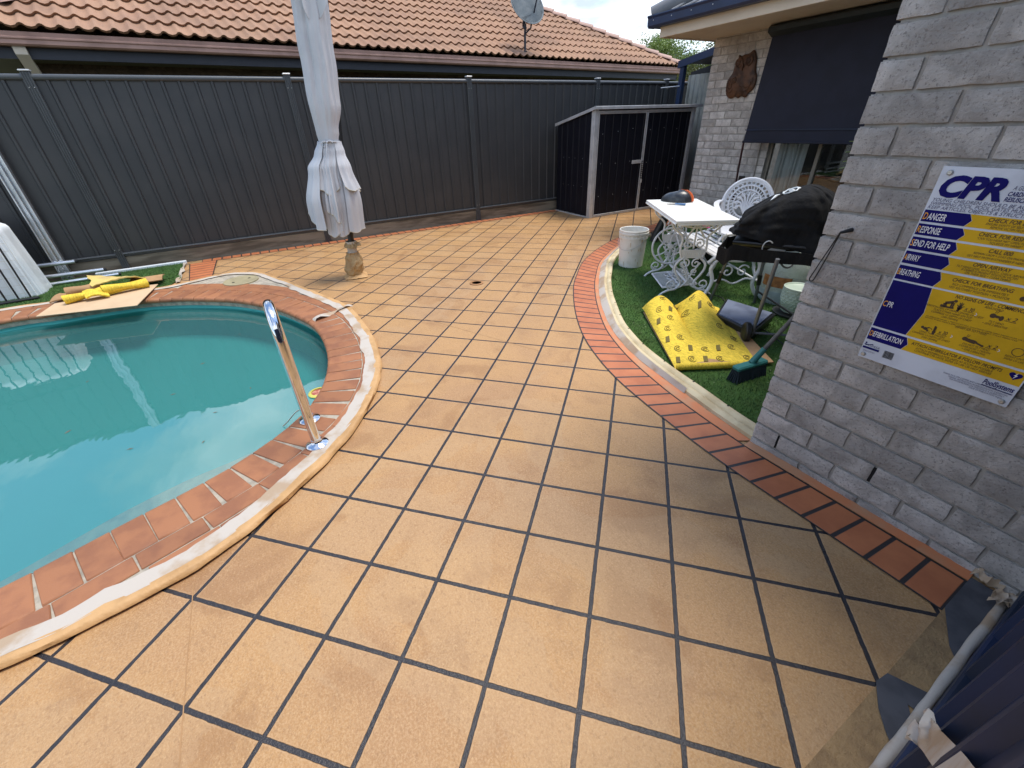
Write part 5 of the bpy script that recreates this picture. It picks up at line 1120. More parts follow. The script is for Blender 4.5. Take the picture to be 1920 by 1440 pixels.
o = MB().grid(f, 20, 22, .010).build('underlay_sheet', 'underlay2', None, 60); tag(o, 'torn folded sheet of yellow underlay resting on the rolls beside the pool', 'underlay')
o = MB().grid(lambda a, b: (-2.66-.30*a, -2.86+.26*b, .052+.015*math.sin(b*5+a*3)), 10, 10, .010).build('underlay_scrap', 'underback', None, 60); tag(o, 'flat tan underlay scrap sticking out left of the rolls', 'underlay')
o = MB().grid(lambda a, b: (-2.86-.22*a, -2.28+.28*b, .058+.02*math.sin(a*3)), 10, 10, .010).build('underlay_scrap', 'underback', None, 60); tag(o, 'brown underlay scrap under the right end of the yellow roll pile', 'underlay')
def f(a, b):
    return (-2.50-.02*a-.10*b, -2.55+.17*a-.03*b, .085+.045*b*(1-.6*a)+.02*math.sin(a*4))
o = MB().grid(f, 12, 12, .014).build('underlay_scrap', mat_underlay(), None, 60); tag(o, 'crumpled mottled yellow underlay scrap draped over the nearest roll', 'underlay')
ap = thing('aluminium_post', 'upright slotted aluminium channel leaning against the charcoal fence', 'aluminium channel', (-3.82, -3.0, 0))
mb = MB()
for y in (-3.045, -3.0, -2.957): mb.box2((-3.85, y-.006, 0), (-3.795, y+.006, 1.9), .002)
mb.box2((-3.835, -3.045, 0), (-3.828, -2.957, 1.9)); mb.build('channel', 'alu', ap)
mb = MB()
for z in (.05, .45, .95): mb.lathe([(.006, 0), (.006, .003), (0, .004)], (-3.795, -3.0, z), 8, Vector((1, 0, 0)))
mb.build('bolts', 'screw', ap)
for a, b, r_, lb in (((-3.80, -3.70, .19), (-3.80, -2.86, .19), .020, 'upper aluminium tube lying along the fence behind the white plastic item'), ((-3.66, -3.65, .10), (-3.66, -2.62, .09), .020, 'middle aluminium tube lying along the fence foot'), ((-3.55, -3.7, .03), (-3.60, -2.50, .03), .018, 'lowest aluminium tube lying on the turf patch')):
    t = thing('aluminium_tube', lb, 'metal tube', a, 'loose aluminium tubes by the fence'); MB().tube([a, b], r_, 12).build('tube', 'alu', t, 50)
    MB().tube([Vector(b), Vector(b)+Vector((0, .02, 0))], r_*.8, 12).build('end_plug', 'black', t, 50)
wb = thing('plastic_play_goal', 'tall white moulded plastic unit with rounded top behind black pool fence bars', 'plastic unit', (-3.4, -3.5, 0))
def f(a, b):
    t = a*2*math.pi; sx, sy, hh = .20, .46, .74; e = .35; c_, s_ = math.cos(t), math.sin(t); z = hh*b; tz = 1-.10*b; top_ = max(0, (b-.86)/.14); k = tz*math.sqrt(max(0, 1-top_**2*.75)) if b > .86 else tz
    k *= 1+.012*math.sin(t*26)*(b < .9)
    return (-3.42+math.copysign(abs(c_)**e, c_)*sx*k, -3.53+math.copysign(abs(s_)**e, s_)*sy*k, z)
MB().grid(f, 200, 30).build('moulded_body', 'whiteplastic', wb, 60)
MB().lathe([(.15, .735), (.0, .742)], (-3.42, -3.53, 0), 24, None, 1.0).build('top_face', 'whiteplastic', wb)
mb = MB()
for i in range(11): y = -3.95+.085*i; mb.tube([(-3.21-.0*i, y, .04), (-3.235, y, .64)], .0012, 4)
for i in range(8): z = .06+.08*i; mb.tube([(-3.207, -3.97+.0, z), (-3.207, -3.10, z+.006*math.sin(i*3))], .0012, 4)
mb.build('net', 'piping', wb)
pf = thing('pool_fence_panel', 'black tubular pool fence panel in front of the white plastic unit', 'pool fence', (-3.12, -3.6, 0))
for i in range(9): MB().tube([(-3.10+.012*i, -3.12-.085*i, .01), (-3.10+.012*i-.03, -3.12-.085*i, .80)], .008, 8).build('bar', 'black', pf, 50)
MB().tube([(-3.09, -3.06, .025), (-2.99, -3.95, .025)], .014, 8).build('bottom_rail', 'black', pf, 50)
MB().tube([(-3.12, -3.20, .80), (-3.02, -3.95, .80)], .014, 8).build('top_rail', 'black', pf, 50)

# ================================================================ BUCKET
bk = thing('paint_bucket', 'white plastic paint bucket with a ribbed rim standing on the turf by the kerb', 'bucket', (-.50, 2.40, .012))
b0 = (-.50, 2.40, .012)
MB().lathe([(.118, 0), (.124, .006), (.138, .290), (.146, .292), (.147, .312), (.142, .314), (.143, .332), (.150, .334), (.151, .350), (.146, .352), (.148, .372), (.144, .376), (.139, .372), (.122, .02), (0, .014)], b0, 48).build('body', 'bucket', bk, 35)
mb = MB()
for k in range(24): a_ = k*2*math.pi/24; mb.box((b0[0]+.1455*math.cos(a_), b0[1]+.1455*math.sin(a_), .012+.323), (.006, .003, .022), Matrix.Rotation(a_, 3, 'Z'))
mb.build('rim_tabs', 'bucket', bk)
mb = MB(); random.seed(4)
for _ in range(16):
    a_ = random.uniform(3.6, 6.4); z = random.uniform(.05, .36); r_ = .125+.015*z/.3+.002; l = random.uniform(.01, .05)
    mb.tube([(b0[0]+r_*math.cos(a_), b0[1]+r_*math.sin(a_), z), (b0[0]+r_*math.cos(a_), b0[1]+r_*math.sin(a_), max(.02, z-l))], [.0025, .001], 5)
mb.build('paint_drips', 'paint_drip', bk)
MB().tube([(b0[0]+.15*math.cos(t), b0[1]+.15*math.sin(t), .30-.10*math.sin((t-3.5)/2.9*math.pi)) for t in [3.5+2.9*k/20 for k in range(21)]], .0022, 6).build('wire_handle', 'zinc', bk, 60)

# ================================================================ TABLE (treadle base)
tb_ = thing('treadle_table', 'white rectangular table on an ornate cast iron treadle sewing machine base', 'table', (.19, 2.3, 0))
tl, tbk, tr, tf_ = Vector((-.365, 2.379, 0)), Vector((-.118, 2.79, 0)), Vector((.742, 2.229, 0)), Vector((.507, 1.821, 0))
tc_ = (tl+tbk+tr+tf_)/4; la_ = ((tr+tf_)-(tl+tbk)).normalized(); sa_ = Vector((-la_.y, la_.x, 0)); LT_, WT_ = 1.03, .475
TZ = .68; rotT = Matrix.Rotation(math.atan2(la_.y, la_.x), 3, 'Z')
def TP(x, y, z): return tc_+la_*x+sa_*y+Vector((0, 0, z))
o = MB().box(TP(0, 0, TZ-.011), (LT_, WT_, .022), rotT, .003).build('tabletop', 'white_top', tb_)
mb = MB()
for i in range(9): mb.box(TP(-LT_/2+LT_*(i+.5)/9, -WT_/2-.0, TZ-.026), (LT_/9-.006, .012, .012), rotT, .003)
mb.box(TP(LT_/2-.012, 0, TZ-.031), (.02, WT_-.03, .016), rotT, .003); mb.build('edge_trim', 'white_top', tb_)
Zv = Vector((0, 0, 1))
def cast_end(x, sgn):
    mb = MB(); W = lambda y, z: TP(x, y, z); r_ = .0085
    for s in (-1, 1):
        mb.tube(catmull([W(s*.20, .655), W(s*.205, .62), W(s*.17, .575), W(s*.115, .53), W(s*.098, .49), W(s*.105, .44), W(s*.10, .385), W(s*.085, .35)], .02), r_, 8)
        mb.tube(catmull([W(s*.06, .35), W(s*.115, .30), W(s*.125, .25), W(s*.095, .19), W(s*.055, .13), W(s*.09, .075), W(s*.155, .06), W(s*.205, .03), W(s*.225, .006)], .02), r_*1.15, 8)
        mb.tube(catmull([W(0, .64), W(s*.03, .57), W(s*.075, .50)], .02), r_*.9, 8)
        mb.tube(scroll(W(s*.045, .455), sa_*s, Zv, .042, .008, 2.3, -1.3, 26), .0065, 8)
        mb.tube(scroll(W(s*.045, .295), sa_*s, Zv, .040, .008, 1.2, 1.3, 26), .0065, 8)
        mb.tube(scroll(W(s*.042, .225), sa_*s, -Zv, .030, .006, 1.2, 1.2, 22), .006, 8)
        mb.tube(catmull([W(s*.08, .30), W(s*.03, .22), W(s*.0, .15), W(-s*.04, .10), W(-s*.11, .075), W(-s*.16, .10)], .02), .007, 8)
        mb.tube(scroll(W(s*.13, .115), sa_*s, Zv, .045, .010, -1.2, 1.1, 24), .0065, 8)
        mb.tube(scroll(W(s*.135, .60), sa_*s, Zv, .034, .008, 2.2, -1.1, 20), .006, 8)
    mb.tube([W(-.20, .655), W(.20, .655)], .010, 8); mb.tube(catmull([W(-.19, .64), W(-.1, .60), W(0, .585), W(.1, .60), W(.19, .64)], .02), .007, 8)
    mb.tube([W(0, .65), W(0, .52), W(0, .42)], .007, 8)
    e = mb.build('cast_end_frame', 'white_cast', tb_, 60)
    q = MB().box(W(0, .375), (.010, .19, .060), rotT, .004); q.tube([W(s_*.095, .375+.03*t_) for s_, t_ in ((-1, -1), (1, -1), (1, 1), (-1, 1))], .006, 6, True)
    for k in range(9): q.box(W(-.066+.0165*k, .375)+la_*.007*sgn, (.005, .006+.004*(k % 2), .028), rotT, .002)
    q.build('name_plaque', 'white_cast', e)
for x, s in ((LT_/2-.20, 1), (-LT_/2+.26, -1)): cast_end(x, s)
mb = MB(); xa_, xb_ = -LT_/2+.26, LT_/2-.20
mb.tube([TP(xa_, 0, .13), TP(xb_, 0, .13)], .010, 8); mb.tube([TP(xa_, .0, .45), TP(xb_, 0, .20)], .007, 8); mb.tube([TP(xa_, .0, .20), TP(xb_, 0, .45)], .007, 8)
for y in (-.17, .17): mb.tube([TP(xa_, y, .645), TP(xb_, y, .645)], .008, 8)
mb.build('cross_brace', 'white_cast', tb_, 60)
mb = MB(); tx0, tx1, ty0, ty1 = -.12, .28, -.19, .10
for i in range(14): x = tx0+(tx1-tx0)*i/13; mb.tube([TP(x, ty0, .075), TP(x, ty1, .105)], .0045, 6)
for y, z in ((ty0, .075), (ty1, .105), ((ty0+ty1)/2, .09)): mb.tube([TP(tx0, y, z), TP(tx1, y, z)], .007, 6)
for x in (tx0, tx1): mb.tube([TP(x, ty0, .075), TP(x, ty1, .105)], .008, 6)
for k in range(3): mb.tube([TP(-.02+.1*k+.05*math.cos(t), -.05+.05*math.sin(t), .098+.005*math.sin(t)) for t in [2*math.pi*j/18 for j in range(18)]], .0045, 6, True)
mb.build('treadle', 'white_cast', tb_, 60)
mb = MB(); fc = TP(xa_+.035, -.03, .31)
for rr, tk_ in ((.165, .010),): mb.tube([fc+sa_*math.cos(t)*rr+Zv*math.sin(t)*rr for t in [2*math.pi*j/48 for j in range(48)]], tk_, 8, True)
for k in range(5):
    a_ = k*2*math.pi/5; mb.tube(catmull([fc, fc+sa_*math.cos(a_+.25)*.08+Zv*math.sin(a_+.25)*.08, fc+sa_*math.cos(a_)*.16+Zv*math.sin(a_)*.16], .02), .006, 6)
mb.tube([fc-la_*.03, fc+la_*.03], .022, 14); mb.tube([fc+la_*.02+sa_*.04, TP(.05, -.05, .10)], .005, 6); mb.build('flywheel', 'white_cast', tb_, 60)
# things on the table
hp = TP(-LT_/2+.13, .02, TZ)
hl = thing('safety_helmet', 'black and orange helmet lying on the corner of the white table', 'helmet', hp)
hax = (la_*.55+sa_*.85).normalized(); hsd = Vector((-hax.y, hax.x, 0))
def hf(a, b):
    t = 2*math.pi*a; ph = b*math.pi/2; l = .155 if math.cos(t) < 0 else .135; k = math.cos(ph)**.8
    return hp+hax*math.cos(t)*l*k*(1-.12*b)+hsd*math.sin(t)*.095*k+Zv*(.004+.088*math.sin(ph)**.9*(1+.12*math.cos(t)))
MB().grid(hf, 60, 16).build('shell', 'helmetblack', hl, 60)
MB().grid(lambda a, b: hf(-.03+.11*a, .0+.80*b)+(hax*.010+Zv*.006)*(1 if .02 < a < .98 and b < .98 else -.6)+Zv*.0, 24, 12, .004).build('orange_band', 'orange', hl, 60)
MB().grid(lambda a, b: hf(.11+.035*a, .0+.95*b)+(hsd*.005+Zv*.005), 8, 16, .003).build('orange_trim', 'orange', hl, 60)
br = thing('scraper', 'small blue handled brush with pale tip lying on the white table', 'brush', TP(-.20, -.05, TZ))
q0 = TP(-.22, -.12, TZ+.006); dq = (la_*.4+sa_*.85).normalized(); MB().tube([q0, q0+dq*.07], [.004, .008], 8).build('tip', 'papertape', br, 60); sd2 = Vector((-dq.y, dq.x, 0))
MB().prism([q0+dq*.07-sd2*.012, q0+dq*.16-sd2*.022, q0+dq*.16+sd2*.022, q0+dq*.07+sd2*.012], (0, 0, .008), None).build('blue_handle', 'blue', br)
# flower pot seen beneath the table
pt = thing('flower_pot', 'dark pot with small pink flowers seen beneath the white table', 'plant pot', (-.15, 3.1, .012))
MB().lathe([(.09, 0), (.12, .20), (.13, .205), (.13, .23), (.115, .23), (.108, .19), (0, .18)], (-.15, 3.1, .012), 28).build('pot', 'black', pt, 40)
random.seed(9); mb = MB(); fm = MB()
for _ in range(160):
    d = Vector((random.gauss(0, .085), random.gauss(0, .085), random.uniform(.19, .40))); p = Vector((-.15, 3.1, 0))+d; ax = Vector((random.gauss(0, 1), random.gauss(0, 1), random.gauss(0, .6))).normalized(); sd_ = ax.orthogonal().normalized(); l = .035
    k = len(mb.v); mb.v += [tuple(p), tuple(p+ax*l*.5+sd_*.011), tuple(p+ax*l), tuple(p+ax*l*.5-sd_*.011)]; mb.f.append((k, k+1, k+2, k+3))
for _ in range(5):
    p = Vector((-.15+random.uniform(-.10, .14), 3.1+random.uniform(-.15, .05), random.uniform(.33, .43)))
    for j in range(6): a_ = j*1.047; fm.lathe([(.004, -.004), (.013, 0), (.004, .005)], p+Vector((math.cos(a_)*.014, math.sin(a_)*.014, 0)), 7)
mb.build('foliage', 'leaf2', pt); fm.build('flowers', 'petal', pt, 60)
# dark boot-like object behind the table
o = MB().tube(catmull([(-1.05, 3.40, .03), (-1.06, 3.42, .10), (-1.03, 3.43, .20), (-.97, 3.44, .27)], .02), [.055, .05, .045, .045, .045, .045, .045, .045, .045, .045, .045, .045, .045, .045][:len(catmull([(-1.05, 3.40, .03), (-1.06, 3.42, .10), (-1.03, 3.43, .20), (-.97, 3.44, .27)], .02))], 14) if False else MB().tube([(-1.10, 3.36, .015), (-1.08, 3.38, .10), (-1.04, 3.42, .26), (-1.02, 3.44, .33)], [.05, .055, .048, .05], 14)
tag(o.build('rubber_boot', 'black', None, 60), 'black rubber boot shaft standing on the border behind the white bucket', 'boot')

# ================================================================ BENCH
bn = thing('garden_bench', 'low white cast iron garden bench with timber slats beside the treadle table', 'bench', (.3, 2.6, 0))
bF, bK = Vector((.60, 2.24, 0)), Vector((.78, 2.58, 0)); bd = (bK-bF).normalized(); bl_ = Vector((-bd.y, bd.x, 0)); BZ = .345; BL2 = .98
def BP(x, y, z): return bF+bl_*x+bd*y+Vector((0, 0, z))
rotB = Matrix.Rotation(math.atan2(bl_.y, bl_.x), 3, 'Z'); mb = MB()
for i in range(6): mb.box(BP(BL2/2, .03+.062*i, BZ+.012*math.cos(i*1.1)), (BL2-.03, .043, .016), rotB, .004)
mb.build('seat_slats', 'white_cast', bn)
for x in (0, BL2):
    mb = MB(); W = lambda y, z: BP(x, y, z)
    mb.tube(catmull([W(-.05, BZ-.03), W(.02, BZ+.02), W(.12, BZ-.01), W(.24, BZ-.02), W(.36, BZ+.01), W(.41, BZ+.03)], .02), .015, 10)
    mb.tube(catmull([W(.03, BZ), W(-.015, .27), W(.015, .17), W(.0, .09), W(-.05, .012)], .02), .0155, 10); mb.tube(catmull([W(.37, BZ), W(.40, .25), W(.37, .14), W(.40, .06), W(.44, .012)], .02), .0155, 10)
    mb.tube(catmull([W(.01, .15), W(.10, .17), W(.20, .13), W(.30, .17), W(.38, .15)], .02), .008, 8)
    for s, c_ in ((1, .13), (-1, .26)): mb.tube(scroll(W(c_, .235), bd*s, Zv, .055, .010, 2.6, -1.2, 24), .007, 8)
    mb.tube(catmull([W(.41, BZ), W(.44, .46), W(.41, .545), W(.30, .555), W(.16, .545), W(.05, .535)], .02), .012, 10)
    mb.tube(scroll(W(.055, .505), bd, Zv, .030, .008, 1.57, 1.2, 22), .009, 8); mb.tube(catmull([W(.05, .475), W(.09, .43), W(.06, .39), W(.05, BZ)], .02), .010, 8)
    mb.tube(scroll(W(.22, .45), bd, Zv, .050, .010, .5, 1.3, 22), .006, 8); mb.build('cast_end', 'white_cast', bn, 60)
mb = MB(); 
for y, z in ((.41, BZ+.02), (.42, .14)): mb.tube([BP(0, y, z), BP(BL2, y, z)], .009, 8)
mb.build('rear_rail', 'white_cast', bn, 60)

# ================================================================ CAST CHAIRS
def cast_chair(loc, ang, label):
    ch = thing('cast_chair', label, 'chair', loc, 'white cast chairs'); L = Vector(loc); X = Vector((math.cos(ang), math.sin(ang), 0)); Y = Vector((-X.y, X.x, 0))   # X = facing direction
    def P(x, y, z): return L+X*x+Y*y+Vector((0, 0, z))
    mb = MB(); mb.lathe([(.225, .395), (.235, .402), (.235, .415), (.215, .418)], L, 40)
    for rr in (.19, .14, .08): mb.tube([P(rr*math.cos(t), rr*math.sin(t), .41) for t in [2*math.pi*k/36 for k in range(36)]], .007, 6, True)
    for k in range(20): a_ = 2*math.pi*k/20; mb.tube([P(.04*math.cos(a_), .04*math.sin(a_), .41), P(.225*math.cos(a_+.12), .225*math.sin(a_+.12), .41)], .0055, 6)
    mb.build('seat', 'white_cast', ch, 60)
    for sx, sy in ((1, 1), (1, -1), (-1, 1), (-1, -1)):
        MB().tube(catmull([P(sx*.15, sy*.15, .40), P(sx*.20, sy*.19, .30), P(sx*.16, sy*.16, .15), P(sx*.21, sy*.21, .02)], .02), .013, 8).build('leg', 'white_cast', ch, 60)
    # oval back, leaning
    c = Vector((-.245, 0, .610)); tilt = .20
    def Bk(y, z): return P(c.x-z*tilt, y, c.z+z)
    def ell(a_, f): return Bk(.215*f*math.cos(a_), .215*f*math.sin(a_))
    mb = MB(); T = [2*math.pi*k/56 for k in range(56)]
    mb.tube([ell(t, 1.0) for t in T], .014, 8, True); mb.tube([ell(t, .92) for t in T], .007, 6, True); mb.tube([ell(t, .74) for t in T], .008, 6, True); mb.tube([ell(t, .56) for t in T], .007, 6, True)
    for k in range(30): a_ = 2*math.pi*k/30; mb.tube([ell(a_+.10*math.cos(q), .83+.075*math.sin(q)) for q in [2*math.pi*j/8 for j in range(8)]], .0048, 5, True)
    for k in range(34): a_ = 2*math.pi*k/34; mb.tube([ell(a_, .57), ell(a_+.07, .73)], .0048, 5)
    for k in range(9):
        a_ = math.pi*(k+.5)/9*1.3-.45; mb.tube(catmull([Bk(0, -.10), ell(a_, .28), ell(a_+(.12 if k > 4 else -.12), .50)], .02), [.008]+[.011]*50 if False else .009, 6)
        mb.tube(scroll(ell(a_, .42), Y, Zv-X*tilt, .022, .006, a_, 1.1, 12), .005, 5)
    mb.build('openwork_back', 'white_cast', ch, 60)
    for s in (-1, 1):
        mb = MB(); mb.grid(lambda a, b, s=s: P(-.27+.50*a-.0*b, s*(.225+.04*math.sin(a*math.pi))+s*(b-.5)*.045, .625-.03*a+.018*math.sin(a*3.1)), 20, 5, .012)
        mb.tube(catmull([P(.22, s*.225, .60), P(.25, s*.22, .55), P(.19, s*.20, .48), P(.19, s*.18, .41)], .02), .011, 8); mb.build('arm', 'white_cast', ch, 60)
    return ch
cast_chair((.30, 2.98, .012), -.95, 'white cast metal chair with round openwork back behind the treadle table')
cast_chair((1.42, 3.02, .012), -2.2, 'white cast metal chair mostly hidden between the covered barbecue and the grey wall corner')

# ================================================================ BARBECUE
bq = thing('covered_barbecue', 'barbecue under a black cover standing on a folding wheeled trolley', 'barbecue', (1.15, 2.05, 0))
bt = Vector((.87, .49, 0)).normalized(); bs_ = Vector((bt.y, -bt.x, 0)); bc = Vector((1.235, 1.955, 0))   # bs_ points to the viewer
def Q(x, y, z): return bc+bt*x+bs_*y+Vector((0, 0, z))
def cov(a, b):
    th = 2*math.pi*a; c_, s_ = math.cos(th), math.sin(th); e = .62
    ph = min(1, b); 
    if b < .34: k = 1.04-.10*(b/.34); z = b/.34*.42
    else: q = (b-.34)/.66*math.pi/2; k = .94*math.cos(q)**.8; z = .42+.58*math.sin(q)
    wx, wy = .315*k, .215*k; x, y = math.copysign(abs(c_)**e, c_)*wx, math.copysign(abs(s_)**e, s_)*wy
    fold = .016*math.sin(th*5+1.5)*(1-b)**.5+.010*math.sin(th*11+.5)*(1-b)+.014*nz((c_*1.6, s_*1.6, b*2.2), 1.8)+.02*nz((c_*4, s_*4, b*1.2+3), 1)
    fold += .016*abs(math.sin(th*4+2.5*b+.6))**3*(1-.5*b)-.012*abs(math.sin(th*7.5-3*b))**4+.012*nz((c_*3, s_*3, b*9), 1)
    x += fold*c_; y += fold*s_; z += .012*nz((x*7, y*7, 1), 1)+(.018*math.sin(th*3+1)-.02 if b < .05 else 0)
    xr = x/.315; x += .03; zb_ = .665+.05*max(0, -xr)-.06*max(0, xr); zt_ = .985-.13*max(0, -xr+.15)**1.3-.07*max(0, xr-.25); z = zb_+(zt_-zb_)*max(-.08, z)
    y += -.02*xr
    return Q(x, y, z)
MB().grid(cov, 150, 44).build('cover', 'blackcloth', bq, 70)
def tray(a, b):
    th = 2*math.pi*a; c_, s_ = math.cos(th), math.sin(th); e = .45; return Q(math.copysign(abs(c_)**e, c_)*(.335+.012*math.sin(th*7))+.0, math.copysign(abs(s_)**e, s_)*(.20+.012*math.sin(th*6+1))+.06, .635-(.085+.02*math.sin(th*3+1))*b+.012*math.sin(th*4)+.008*math.sin(th*9+2)-.012*math.cos(th*2))
mb = MB().grid(tray, 120, 6, .004); mb.build('cover_skirt', 'blackcloth', bq, 70)
mb = MB(); mb.box(Q(0.02, 0, .655), (.56, .36, .03), Matrix.Rotation(math.atan2(bt.y, bt.x), 3, 'Z'), .006)
mb.tube([Q(-.30, -.16, .66), Q(.30, -.16, .66)], .012, 8); mb.tube([Q(-.26, .20, .665), Q(.22, .21, .665)], .012, 8); mb.build('cradle', 'black', bq, 50)
mb = MB(); mb.tube([Q(-.06+.028*math.cos(t), .235, .655+.04*math.sin(t)) for t in [math.pi*(.25+k*.1) for k in range(14)]], .0035, 6); mb.build('ring_hook', 'zinc', bq, 60)
MB().prism([Q(-.10, .19, .60), Q(-.04, .19, .645), Q(.04, .19, .64), Q(0, .19, .60), Q(-.03, .19, .615), Q(-.05, .19, .595), Q(-.08, .19, .60)], tuple(bs_*.004), None).build('hose_bracket', 'zinc', bq)
fA, fB, fC, fD = Vector((.66, 2.22, .012)), Vector((1.325, 1.775, .06)), Vector((.90, 2.46, .012)), Vector((1.60, 2.06, .06))
tA, tB, tC, tD = Vector((.90, 2.02, .68)), Vector((1.39, 1.70, .61)), Vector((1.0, 2.22, .66)), Vector((1.50, 1.98, .61))
for a, b in ((fA, tA), (fB, tB), (fC, tC), (fD, tD)):
    o = MB().tube([a, a.lerp(b, .5), b], .0125, 12).build('leg', 'tube', bq, 60)
for a, b in ((fA, tA), (fC, tC)):
    d = (b-a); MB().tube([a+d*.28, a+d*.42], .017, 12).build('leg_clamp', 'black', bq, 50)
ax_ = (fD-fB).normalized()
for c in (fB-ax_*.035, fD+ax_*.035):
    o = MB().lathe([(.02, -.022), (.045, -.022), (.062, -.020), (.070, -.012), (.070, .012), (.062, .020), (.045, .022), (.03, .018), (.012, .022), (0, .022)], Vector((c.x, c.y, .082)), 32, ax_).build('wheel', 'black', bq, 40)
MB().tube([fB-ax_*.05+Vector((0, 0, .02)), fD+ax_*.05+Vector((0, 0, .02))], .008, 8).build('axle', 'tube', bq)
# lower shelf panel
s0, s1, s2, s3 = Vector((.985, 1.83, .085)), Vector((.84, 2.13, .095)), Vector((1.21, 2.17, .09)), Vector((1.30, 1.80, .08))
for q in (s0, s1, s2, s3): q.x += .02
mb = MB(); sc_ = (s0+s1+s2+s3)/4; mb.prism([sc_.lerp(q, .93)+Vector((0, 0, .004)) for q in (s0, s1, s2, s3)], (0, 0, .010), None); o = mb.build('lower_shelf', 'greytop', bq)
MB().prism([q+Vector((0, 0, -.055)) for q in (s0, s1, s2, s3)], (0, 0, .056), None).build('shelf_box', 'black', bq)
MB().tube([q+Vector((0, 0, -.006)) for q in (s0, s1, s2, s3)], .014, 8, True).build('shelf_rim', 'black', bq, 50)
mb = MB(); mb.tube([fC+Vector((0, 0, .10)), fD+Vector((0, 0, .06))], .008, 8); mb.build('shelf_rails', 'black', bq, 50)
# printed round symbol and stroke on top of the cover
def covpt(x, y, lift=.004):
    best = None
    for i in range(0, 90):
        for b in (.55, .6, .65, .7, .75, .8, .85, .9, .95, .98): 
            p = cov(i/90, b); dx = (p-bc).dot(bt)-x; dy = (p-bc).dot(bs_)-y; d_ = dx*dx+dy*dy
            if best is None or d_ < best[0]: best = (d_, p)
    return bc+bt*x+bs_*y+Vector((0, 0, best[1].z+lift))
mb = MB(); cx0, cy0 = -.02, .055
mb.tube([covpt(cx0+.040*math.cos(t), cy0+.030*math.sin(t)) for t in [2*math.pi*k/22 for k in range(22)]], .0052, 6, True)
mb.tube([covpt(cx0+.012*math.cos(t), cy0+.008*math.sin(t)) for t in [2*math.pi*k/8 for k in range(8)]], .0042, 6, True)
mb.tube([covpt(cx0-.055, cy0-.035), covpt(cx0-.075, cy0), covpt(cx0-.10, cy0+.03)], [.003, .008, .002], 6); mb.build('printed_symbol', 'whiteplastic', bq, 60)

# ================================================================ GAS BOTTLE, POT, BROOM, UNDERLAY
gb_ = thing('gas_bottle', 'pale green textured gas bottle with brown label standing behind the barbecue', 'gas bottle', (.965, 2.69, .012))
g0 = (.965, 2.69, .012)
MB().lathe([(.155, .03), (.168, .05), (.172, .10), (.172, .27), (.165, .33), (.14, .375), (.09, .40), (.03, .41), (.03, .425), (0, .425)], g0, 40).build('tank', 'gas', gb_, 60)
MB().lathe([(.150, 0), (.152, .03), (.160, .05)], g0, 40).build('foot_ring', 'gaslow', gb_, 60)
MB().lathe([(.173, .03), (.1745, .11)], g0, 40).build('lower_band', 'gaslow', gb_, 60)
mb = MB().grid(lambda a, b: (g0[0]+.1755*math.cos(-2.1+1.3*a), g0[1]+.1755*math.sin(-2.1+1.3*a), .16+.085*b), 16, 4, .001); mb.build('label', 'label', gb_, 60)
mb = MB()
for a0_ in (0, 2.1, 4.2): mb.grid(lambda a, b, a0_=a0_: (g0[0]+(.10+.005*b)*math.cos(a0_+1.4*a), g0[1]+(.10+.005*b)*math.sin(a0_+1.4*a), .39+.12*b), 12, 3, .003)
mb.tube([(g0[0]+.105*math.cos(t), g0[1]+.105*math.sin(t), .522) for t in [2*math.pi*k/30 for k in range(30)]], .008, 6, True); mb.tube([(g0[0], g0[1], .39), (g0[0], g0[1], .44)], .018, 10); mb.build('collar_and_valve', 'gaslow', gb_, 60)
tag(MB().tube(catmull([(1.0, 2.70, .43), (1.08, 2.5, .36), (1.12, 2.3, .40), (1.15, 2.1, .55)], .02), .007, 8).build('gas_hose', 'cord', None, 60), 'black rubber gas hose running from the gas bottle up to the barbecue', 'hose')
pp = thing('ceramic_pot', 'empty sage green honeycomb textured ceramic pot on a dark saucer', 'plant pot', (1.205, 2.475, .012)); p0_ = Vector((1.205, 2.475, .012))
MB().lathe([(.11, 0), (.135, .010), (.14, .022), (.130, .024), (.105, .014), (0, .012)], p0_, 36).build('saucer', 'saucer', pp, 40)
def potf(a, b):
    z = .03+.185*b; r0_ = .080+.032*math.sin(min(1, b*1.5)*math.pi/2)-.004*b; row = b*9; ph = (a*22+(.5 if int(row) % 2 else 0)); fx = abs((ph % 1)-.5); fy = abs((row % 1)-.5); hx_ = max(fx*1.1+fy*.6, fy*1.1)
    dn = .0045*(1-min(1, max(0, (.46-hx_)/.10))) if .02 < b < .93 else .003
    return p0_+Vector((math.cos(2*math.pi*a)*(r0_+dn), math.sin(2*math.pi*a)*(r0_+dn), z))
MB().grid(potf, 331, 100).build('body', 'pot', pp, 30)
MB().lathe([(.080, .03), (.02, .028), (0, .028)], p0_, 36).build('base', 'pot', pp, 40)
MB().lathe([(.1105, .213), (.112, .220), (.105, .223), (.098, .216), (.085, .06), (0, .05)], p0_, 48).build('rim_and_inside', 'pot', pp, 40)
bm_ = thing('push_broom', 'broom with teal head and grey handle leaning in the corner by the grey wall', 'broom', (1.57, 1.36, .012))
hd0, hd1 = Vector((1.595, 1.235, 0)), Vector((1.62, 1.44, 0)); hc = (hd0+hd1)/2; hd = (hd1-hd0).normalized(); rotH = Matrix.Rotation(math.atan2(hd.y, hd.x), 3, 'Z')
MB().box(hc+Vector((0, 0, .098)), (.235, .056, .028), rotH, .008).build('head', 'teal', bm_)
mb = MB(); random.seed(2); hs_ = Vector((-hd.y, hd.x, 0))
for i in range(34):
    for j in range(6):
        p = hc+hd*(-.108+.216*i/33)+hs_*(-.021+.042*j/5)+Vector((0, 0, .086)); e = p+hd*(p-hc).dot(hd)*.10+hs_*(-.021+.042*j/5)*.5+Vector((random.gauss(0, .003), random.gauss(0, .003), -.074)); mb.tube([p, e], [.0042, .005], 5)
